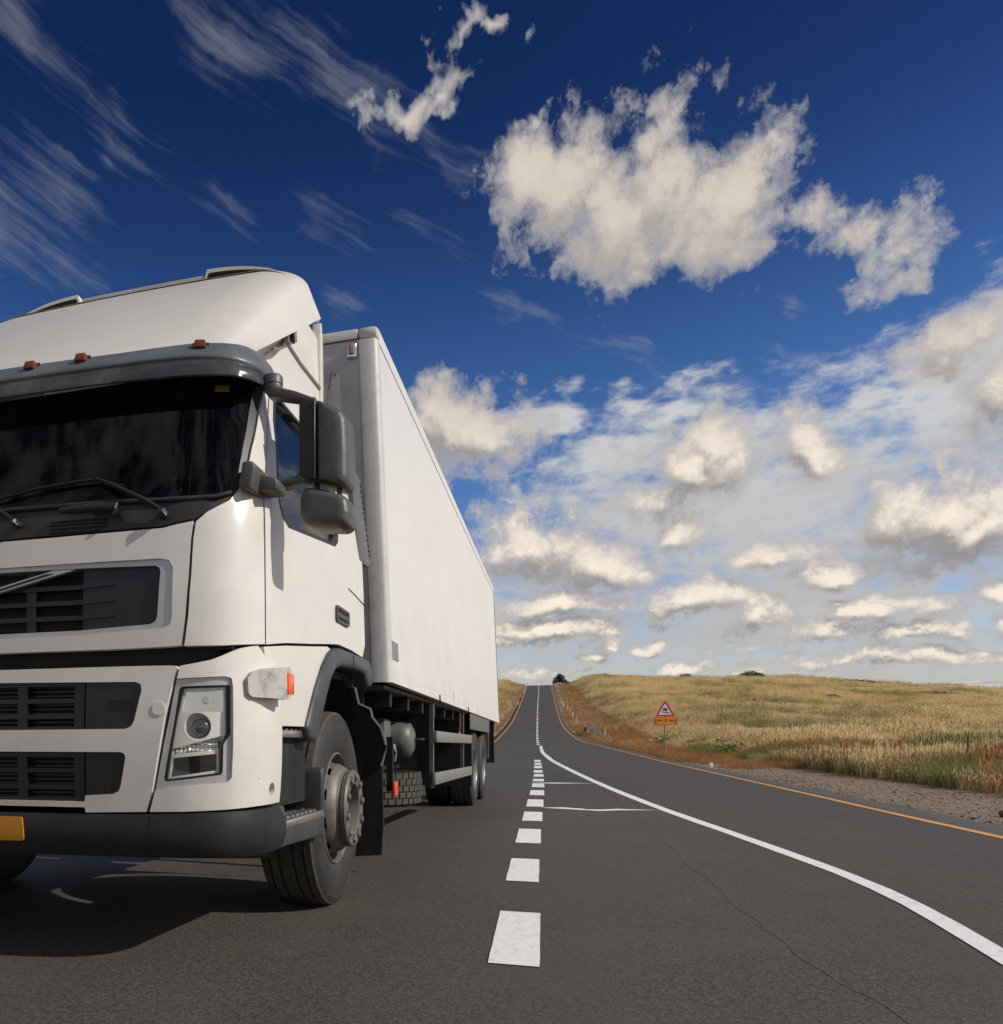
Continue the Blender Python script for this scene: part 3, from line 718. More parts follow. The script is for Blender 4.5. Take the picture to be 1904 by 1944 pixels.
scat(85, 305, 2600, lambda y: (xc(y) - 22, xc(y) - 9), straw_pts, .9)
near_edge = lambda y: (edge_of_grass(y) - .1 + rg.random() ** 2 * .5, edge_of_grass(y) + 1.6)
scat(9, 33, 2300, near_edge, green_pts, .48, lambda x, y: rg.random() < (cl(x, y, .55) - .12) * 1.7, .6)
scat(9, 33, 900, near_edge, rust_pts, .6, lambda x, y: rg.random() < .9 - cl(x, y, .55), .5)
scat(9, 36, 1300, lambda y: (edge_of_grass(y) - .1, edge_of_grass(y) + 2.), straw_pts, 1.1, None, .6)
scat(20, 47, 1500, lambda y: (edge_of_grass(y), edge_of_grass(y) + 2.2), green_pts, .6, lambda x, y: cl(x, y, .5) > .42)
scat(12, 60, 1700, lambda y: (edge_of_grass(y) + 1, vr(y)), green_pts, .8, lambda x, y: cl(x, y, .22) > .74)
scat(55, 240, 3500, lambda y: (edge_of_grass(y) + 1, vr(y)), green_pts, .9, lambda x, y: cl(x, y, .06) > .72)
scat(38, 110, 4200, lambda y: (edge_r(y) + .15, edge_of_grass(y) + 1.6), rust_pts, .5)
scat(100, 300, 3600, lambda y: (edge_r(y) + .3, edge_of_grass(y) + 1.5), rust_pts, .6)
scat(85, 300, 3200, lambda y: (xc(y) - 11, edge_l(y) - .3), rust_pts, .6)
scat(24, 45, 500, lambda y: (edge_r(y) + .5, edge_of_grass(y) + .5), rust_pts, .35, lambda x, y: cl(x, y, .4) > .5)
scat(10, 45, 2600, lambda y: (edge_of_grass(y) + .2, vr(y)), rust_pts, .95, lambda x, y: cl(x, y, .3) > .60)
scat(45, 200, 3000, lambda y: (edge_of_grass(y) + 2, vr(y)), rust_pts, 1.0, lambda x, y: cl(x, y, .11) > .74)
scat(40, 300, 4000, lambda y: (edge_r(y) + .4, edge_of_grass(y) + 3.), straw_pts, .8, None, .5)
scat(85, 300, 2000, lambda y: (xc(y) - 11, edge_l(y) - .6), straw_pts, .7)
straws = [tuft('straw_tuft', STRAW, 26, .62, .30, .011, .45, .75, seed=i) for i in range(4)]
greens = [tuft('weed_tuft', GREEN, 28, .75, .34, .017, .8, .012, FLOW, seed=20 + i) for i in range(3)]
rusts = [tuft('rust_tuft', RUST, 26, .55, .32, .014, .8, .3, seed=40 + i) for i in range(3)]
scatter('dry_grass', straws, straw_pts, 'tall dry golden grass covering the field beside the road', 'grass')
scatter('green_weeds', greens, green_pts, 'green flowering weeds along the edge of the gravel shoulder', 'weeds')
scatter('rusty_weeds', rusts, rust_pts, 'low rust brown dead weeds on the road verge', 'weeds')
# loose stones on the shoulder
def stone_obj(name, m, seed, s=1.):
    rg2 = random.Random(seed); bm = bmesh.new(); bmesh.ops.create_icosphere(bm, subdivisions=1, radius=1.)
    for v_ in bm.verts: v_.co = Vector((v_.co.x * 1.2, v_.co.y * .9, v_.co.z * .6)) * s * rg2.uniform(.7, 1.2)
    me = bpy.data.meshes.new(name); bm.to_mesh(me); bm.free(); me.materials.append(m); return bpy.data.objects.new(name, me)
STONE = mat('shoulder_stone', (.31, .245, .185), .9, var=.35, vscale=3.)
DSTONE = mat('basalt_stone', (.085, .07, .06), .95, var=.35, vscale=5., bump=.5, bscale=20.)
peb = []
for i in range(5):
    o = stone_obj('pebble', STONE if i % 3 else DSTONE, i); HID.objects.link(o); peb.append(o)
pp = []
while len(pp) < 9000:
    y = 4 + 40 * rg.random() ** 1.3; x = edge_r(y) - .1 + (edge_of_grass(y) + .5 - edge_r(y)) * rg.random()
    if in_view(x, y): pp.append((x, y, H(x, y) + .001, .006 + .022 * rg.random() ** 3))
scatter('shoulder_gravel', peb, pp, 'loose grey brown gravel on the shoulder beyond the orange line', 'gravel')
# ------------------------------------------------------------------ roadside things
POSTW = mat('white_post_plastic', (.82, .81, .78), .5, var=.04, dirt=(.4, .3, .2), damt=.4)
REFL = mat('dark_reflector_band', (.05, .045, .045), .4)
GALV = mat('galvanised_steel', (.58, .60, .60), .5, metal=.25, var=.12, dirt=(.25, .22, .2), damt=.4)
POLE = mat('grey_sign_pole', (.27, .26, .23), .5, metal=.4, var=.1)
SRED = mat('sign_red', (.62, .015, .02), .4, var=.05)
SWHI = mat('sign_white', (.74, .76, .74), .4)
SORA = mat('sign_orange', (.82, .28, .01), .4, var=.04)
SBLK = mat('sign_black', (.012, .012, .014), .5)
WOOD = mat('weathered_wood', (.13, .12, .10), .9, var=.3)
CONC = mat('whitewashed_concrete', (.70, .68, .63), .85, var=.1, dirt=(.35, .28, .2), damt=.4)
RP = [(6.34, 86.0), (4.85, 103.8), (4.22, 119.6), (3.86, 133.5), (3.59, 145.2), (3.26, 153.6), (2.6, 165.), (2.3, 173.2), (2.12, 186.2), (1.86, 200.), (1.3, 236.), (.72, 266.), (.3, 283.)]
LP = [(-6.07, 128.66), (-6.42, 151.2), (-5.96, 167.2), (-6.0, 175.9), (-6.46, 204.9), (-7.07, 228.2), (-7.4, 242.), (-7.95, 263.3), (-8.24, 280.2), (-8.23, 287.4)]
def first_post():
    r = empty('delineator_post')
    b = prism('post_body', [(-.085, -.02), (.085, -.02), (.05, .07), (-.05, .07)], 'xy', -.15, .92, POSTW, r, .008, 1)
    prism('post_cap', [(-.083, -.019), (.083, -.019), (.048, .068), (-.048, .068)], 'xy', .921, .96, POSTW, r)
    boxm('reflector', -.03, .03, -.028, -.021, .70, .82, REFL, r)
    return r
def copy_tree(o, parent=None):
    c = o.copy(); COL.objects.link(c)
    if parent is not None: c.parent = parent
    for ch in list(o.children): copy_tree(ch, c)
    return c
def H0(x, y): return H(x, y)
ORD = ['second', 'third', 'fourth', 'fifth', 'sixth', 'seventh', 'eighth', 'ninth', 'tenth', 'eleventh', 'twelfth']
p0 = first_post()
for side, pts in (('right', RP), ('left', LP)):
    for i, (x, y) in enumerate(pts):
        o = p0 if (side == 'right' and i == 0) else copy_tree(p0)
        o.location = (x, y, H(x, y)); o.rotation_euler = (random.uniform(-.04, .04), random.uniform(-.04, .04), random.uniform(-.2, .2))
        if side == 'right':
            lab = 'tallest looking white marker post, beside the low end of the guard rail' if i == 0 else 'white marker post topmost at the crest beside the bushy tree' if i == len(pts) - 1 else 'white marker post, %s up the hill from the guard rail' % ORD[i - 1] if i > 1 else 'white marker post just beyond the far end of the guard rail'
        else:
            lab = 'white marker post left of the road, nearest the rear of the truck' if i == 0 else 'white marker post left of the road, topmost at the crest' if i == len(pts) - 1 else 'white marker post left of the road, %s up the hill from the truck' % ORD[i - 1]
        tag(o, lab, 'marker post', 'marker posts right of the road' if side == 'right' else 'marker posts left of the road')
# guard rail: a W-beam that turns down into the ground
gr = empty('guard_rail', (0, 0, 0)); tag(gr, 'short grey steel guard rail bending down into the verge', 'guard rail')
path = [(4.72, 94.6, .74), (5.02, 92.0, .74), (5.3, 89.6, .73), (5.58, 87.2, .68), (5.83, 85.1, .5), (6.02, 83.5, .26), (6.16, 82.2, .0)]
prof = [(-.02, .16), (.045, .11), (.045, .05), (-.015, .0), (.045, -.05), (.045, -.11), (-.02, -.16)]
gv = []; gf = []; gn = len(prof)
for i, (x, y, h) in enumerate(path):
    a = Vector(path[max(i - 1, 0)][:2]); b = Vector(path[min(i + 1, len(path) - 1)][:2]); d = (b - a).normalized(); n = Vector((d.y, -d.x))
    for (u, w) in prof + [(p[0] - .012, p[1]) for p in prof[::-1]]:
        gv.append((x + n.x * u, y + n.y * u, H(x, y) + h + w))
M2 = gn * 2
for i in range(len(path) - 1):
    for k in range(M2): gf.append((i * M2 + k, i * M2 + (k + 1) % M2, (i + 1) * M2 + (k + 1) % M2, (i + 1) * M2 + k))
gf += [tuple(range(M2)), tuple(range(len(gv) - 1, len(gv) - 1 - M2, -1))]
recalc(mk('beam', gv, gf, GALV, gr))
for (x, y, h) in ((4.86, 93.6, .86), (5.36, 89.3, .80)):
    q = H(x, y); boxm('rail_post', x + .05, x + .2, y - .07, y + .07, q - .3, q + h, GALV, gr)
boxm('end_block', 4.60, 4.80, 94.3, 94.9, H(4.7, 94.6) + .2, H(4.7, 94.6) + .72, FRAME, gr)
# warning sign
sgx, sgy = 7.46, 45.1; sgz = H(sgx, sgy)
sg = empty('road_sign', (sgx, sgy, sgz), None, .16); tag(sg, 'red bordered triangular slippery road warning sign above orange distance plate', 'road sign')
tube('sign_pole', [(0, 0, -.4), (0, 0, 2.86)], .034, POLE, sg, 12)
def rtri(w, h, z0, r):
    return fillet([(-w / 2, z0), (w / 2, z0), (0, z0 + h)], r, 6)
prism('warning_triangle', rtri(.98, .86, 2.16, .06), 'xz', -.062, -.040, SRED, sg)
wt = [o for o in sg.children if o.name.startswith('warning_triangle')][0]
prism('white_field', rtri(.68, .60, 2.245, .02), 'xz', -.0655, -.0625, SWHI, wt)
# pictogram: car seen from behind above two crossing skid marks
PY = -.0685
def flat(name, poly, m, parent, y0=PY, y1=-.0658): return prism(name, poly, 'xz', y0, y1, m, parent)
ell = lambda cx, cz, rx, rz, n=20: [(cx + rx * math.cos(2 * math.pi * i / n), cz + rz * math.sin(2 * math.pi * i / n)) for i in range(n)]
rot = lambda P, a, c: [(c[0] + (x - c[0]) * math.cos(a) - (z - c[1]) * math.sin(a), c[1] + (x - c[0]) * math.sin(a) + (z - c[1]) * math.cos(a)) for x, z in P]
cc = (0.0, 2.52)
flat('car_symbol', rot([(-.10, 2.50), (-.115, 2.53), (-.10, 2.56), (-.085, 2.57), (-.07, 2.62), (-.045, 2.64), (.05, 2.64), (.075, 2.62), (.095, 2.57), (.11, 2.56), (.12, 2.53), (.105, 2.50), (.10, 2.455), (.06, 2.455), (.055, 2.475), (-.055, 2.475), (-.06, 2.455), (-.10, 2.455)], -.12, cc), SBLK, wt)
flat('car_symbol_window', rot([(-.062, 2.575), (.07, 2.575), (.052, 2.622), (-.045, 2.622)], -.12, cc), SWHI, wt, PY - .003, PY - .0002)
def strip2(pts, w):
    L_ = []; R_ = []
    for i, p in enumerate(pts):
        a = Vector(pts[max(i - 1, 0)]); b = Vector(pts[min(i + 1, len(pts) - 1)]); d = (b - a).normalized(); n = Vector((-d.y, d.x)) * w / 2
        L_.append(tuple(Vector(p) + n)); R_.append(tuple(Vector(p) - n))
    return L_ + R_[::-1]
flat('skid_symbol', strip2([(-.09, 2.455), (-.14, 2.42), (-.15, 2.395), (-.08, 2.375), (.0, 2.37), (.06, 2.34), (.10, 2.30), (.115, 2.275)], .026), SBLK, wt)
flat('skid_symbol', strip2([(.08, 2.45), (.03, 2.425), (-.02, 2.40), (-.01, 2.375), (.06, 2.372), (.15, 2.368), (.21, 2.34), (.235, 2.29)], .026), SBLK, wt, PY - .003, -.0687)
pl = prism('distance_plate', fillet([(-.56, 1.71), (.62, 1.71), (.62, 2.135), (-.56, 2.135)], .025, 3), 'xz', -.062, -.040, SBLK, sg)
prism('orange_field', fillet([(-.545, 1.725), (.605, 1.725), (.605, 2.12), (-.545, 2.12)], .02, 3), 'xz', -.0655, -.0625, SORA, pl)
def lettering(name, txt, x, z, size, parent):
    cu = bpy.data.curves.new(name, 'FONT'); cu.body = txt; cu.size = size; cu.align_x = 'CENTER'; cu.extrude = .0012; cu.offset = .004
    tmp = bpy.data.objects.new(name, cu); COL.objects.link(tmp); bpy.context.view_layer.update()
    me = bpy.data.meshes.new_from_object(tmp.evaluated_get(bpy.context.evaluated_depsgraph_get()))
    bpy.data.objects.remove(tmp); me.materials.clear(); me.materials.append(SBLK)
    me.transform(Matrix.Translation((x, -.0675, z)) @ Matrix.Rotation(R(90), 4, 'X')); me.name = name
    return link(bpy.data.objects.new(name, me), parent)
lettering('lettering', 'km', -.245, 1.90, .20, pl)
lettering('lettering', '5', .03, 1.875, .25, pl)
lettering('lettering', 'km', .32, 1.89, .20, pl)
for ax in (-.46, .515):
    flat('arrow_symbol', [(ax - .022, 1.78), (ax + .022, 1.78), (ax + .022, 1.97), (ax + .05, 1.97), (ax, 2.05), (ax - .05, 1.97), (ax - .022, 1.97)], SBLK, pl)
for bz in (2.02, 2.3):
    boxm('clamp', -.06, .06, -.0385, .045, bz - .02, bz + .02, GALV, sg)
# white marker blocks
def marker_block(name, x, y, w, h, label):
    z = H(x, y); r = empty(name, (x, y, z), None, .3); tag(r, label, 'marker block', 'white kerb marker blocks')
    prism('block_body', [(-w / 2, -w / 2), (w / 2, -w / 2), (w / 2, w / 2), (-w / 2, w / 2)], 'xy', -.08, h, CONC, r, w * .08, 2)
    boxm('block_top', -w * .40, w * .40, -w * .40, w * .40, h + .001, h + .012, CONC, r)
marker_block('marker_block', 7.37, 29.7, .13, .15, 'small white block standing on the gravel shoulder nearest the orange line')
marker_block('marker_block', 8.96, 70.1, .24, .31, 'white block among rust brown weeds left of the sign pole')
# brown rock on the shoulder
def boulder(name, x, y, s, m, label, seed, cat='rock'):
    rg2 = random.Random(seed); bm = bmesh.new(); bmesh.ops.create_icosphere(bm, subdivisions=3, radius=1.)
    off = [Vector((rg2.uniform(-1, 1), rg2.uniform(-1, 1), rg2.uniform(-1, 1))).normalized() for _ in range(9)]
    for v in bm.verts:
        d = 1.
        for o_ in off: d = min(d, .80 + max(0, 1 - v.co.dot(o_)) * .5) if v.co.dot(o_) > .55 else d
        v.co *= d; v.co.x *= s[0]; v.co.y *= s[1]; v.co.z *= s[2]
    me = bpy.data.meshes.new(name); bm.to_mesh(me); bm.free(); me.materials.append(m)
    o = link(bpy.data.objects.new(name, me)); o.location = (x, y, H(x, y) + s[2] * .6); tag(o, label, cat); return o
boulder('rock', 7.30, 7.87, (.10, .09, .065), mat('red_brown_rock', (.10, .05, .035), .9, var=.3, vscale=14., bump=.5, bscale=40.), 'red brown stone lying on the gravel at the picture edge', 3)
# wooden stake in the tall grass
sx, sy = 11.03, 19.1
st = empty('wooden_stake', (sx, sy, H(sx, sy))); tag(st, 'thin dark wooden stake standing in the tall grass', 'stake')
tube('stake_shaft', [(0, 0, -.2), (.02, .0, .5), (.03, 0, .98)], [.035, .032, .028], WOOD, st, 8)
tube('stake_tip', [(.0302, 0, .981), (.034, 0, 1.10)], [.027, .006], WOOD, st, 8)
# trees and bushes: trunk, limbs and a crown of many small leaf faces
CROWN = leafmat('dark_crown_leaves', lambda N, pos, rnd: N.mix(N.ss(N.noise(pos, .9, 3, .6), .35, .65), (.035, .058, .02), (.085, .105, .035)), .25)
CROWN2 = leafmat('green_bush_leaves', lambda N, pos, rnd: N.mix(N.ss(N.noise(pos, .7, 3, .6), .35, .65), (.045, .095, .018), (.085, .15, .03)), .25)
BARK = mat('bark', (.07, .055, .04), .95, var=.3)
def leaf_crown(name, lobes_, n, m, parent, size):
    rg2 = random.Random(hash(name) % 999 + n); v = []; f = []
    tot = sum(a[3] * a[4] for a in lobes_)
    for (cx, cy, cz, rx, rz) in lobes_:
        for _ in range(int(n * rx * rz / tot)):
            while 1:
                p = Vector((rg2.uniform(-1, 1), rg2.uniform(-1, 1), rg2.uniform(-1, 1)))
                if .25 < p.length < 1: break
            p *= 1 + .12 * math.sin(p.x * 7 + p.z * 9 + cx)
            c = Vector((cx + p.x * rx, cy + p.y * rx, cz + p.z * rz)); s = size * rg2.uniform(.5, 1.3)
            a = Vector((rg2.gauss(0, 1), rg2.gauss(0, 1), rg2.gauss(0, 1))).normalized(); b = a.orthogonal().normalized(); q = len(v)
            v += [c - a * s, c + b * s * .45, c + a * s, c - b * s * .45]; f.append((q, q + 1, q + 2, q + 3))
    return mk(name, v, f, m, parent)
def tree(name, x, y, lobes_, n, m, size, label, cat, trunk, zdrop=0.):
    r = empty(name, (x, y, H(x, y) - zdrop)); tag(r, label, cat)
    tv = []
    o = tube('trunk', [(0, 0, -.4), (.05, 0, trunk * .5), (.0, .05, trunk)], [.17, .13, .09], BARK, r, 8)
    for i, l in enumerate(lobes_[:4]):
        tube('limb', [(.02, .02, trunk * .7), (l[0] * .5, l[1] * .5, (trunk + l[2]) * .5), (l[0] * .9, l[1] * .9, l[2])], [.08, .05, .02], BARK, o, 6)
    leaf_crown('crown', lobes_, n, m, r, size); return r
tree('crest_tree', 1.5, 297., [(-.6, 0, 2.0, 1.5, 1.2), (.5, .2, 2.5, 1.4, 1.3), (0, -.2, 3.1, 1.0, 1.0), (1.4, 0, 1.4, 1.2, .8), (2.6, 0, .9, .9, .6), (-1.5, .1, 1.3, .9, .7)], 4200, CROWN, .16, 'dark bushy tree at the crest just right of the road', 'tree', 1.5, .3)
tree('field_bush', 56.7, 291.5, [(-1.9, 0, .7, 1.9, 1.1), (0, 0, 1.1, 2.2, 1.35), (1.8, 0, .8, 2.0, 1.1), (3.0, 0, .4, 1.0, .7)], 5200, CROWN2, .16, 'rounded bright green bush on the skyline of the field', 'bush', .6, 0.)
tree('field_bush', 38.9, 293.8, [(-.7, 0, .5, 1.1, .8), (.6, 0, .7, 1.2, .9)], 1600, CROWN, .14, 'small dark bush on the skyline between tree and bright green bush', 'bush', .4, -.2)
def weed_bush(x, y, r_, h, label):
    o = empty('weed_bush', (x, y, H(x, y))); tag(o, label, 'bush', 'green weed bushes at the field edge')
    leaf_crown('foliage', [(-r_ * .5, 0, h * .45, r_ * .7, h * .5), (r_ * .4, .1, h * .5, r_ * .7, h * .55), (0, -.1, h * .35, r_, h * .4)], int(900 * r_), CROWN2, o, .07)
    tube('stem', [(0, 0, -.1), (.03, 0, h * .5), (0, 0, h * .8)], [.03, .02, .01], BARK, o, 6)
weed_bush(10.1, 63.5, 1.15, .9, 'broad green weed bush left of the sign, at the field edge')
weed_bush(10.8, 57.0, .75, .55, 'low pale green weed clump just right of the sign pole')
weed_bush(11.2, 50.5, .55, .85, 'narrow upright green weed bush right of the sign')
weed_bush(10.1, 42.3, .7, .75, 'green weed bush above the gravel, right of the narrow upright one')
# basalt rubble lying in the field
rb = []
rg3 = random.Random(5)
HEAPS = [(18.5, 79, 2.0, 60), (15.1, 172, 4.5, 90), (27.1, 188, 4.5, 90), (29.8, 81, 2.0, 50), (68.9, 187, 5.5, 120), (22.7, 68, 1.6, 40), (60.8, 152, 2.5, 40), (33.4, 158, 3.5, 90), (47, 170, 1.5, 30), (79, 268, 7, 140), (26, 285, 9, 150), (14, 292, 5, 90), (100, 255, 8, 120), (33, 62, 1.5, 30)]
for hx, hy, hr, n in HEAPS:
    for _ in range(n):
        x = hx + rg3.gauss(0, hr * .6); y = hy + rg3.gauss(0, .6); d = abs(x - hx) / hr
        rb.append((x, y, H(x, y) + max(0, .55 - d * .4) * rg3.random() * (1 + hr * .09), rg3.uniform(.14, .42) * (1 + hr * .05)))
bst = []
for i in range(3):
    o = stone_obj('basalt_block', DSTONE, 50 + i); HID.objects.link(o); bst.append(o)
scatter('basalt_rubble', bst, rb, 'dark basalt rubble lying in low heaps across the field', 'rubble')
# overhead cable crossing the far skyline
cb = [(58.5 + 2.2 * u, 268 - 150 * u, 17.6 - 9.2 * u - 3.2 * math.sin(math.pi * u) * .35) for u in [i / 16 for i in range(17)]]
cab_ = empty('overhead_cable', cb[0]); tag(cab_, 'thin dark overhead cable crossing the sky above the right skyline', 'cable')
tube('wire', [Vector(p) - Vector(cb[0]) for p in cb], .022, SBLK, cab_, 6)
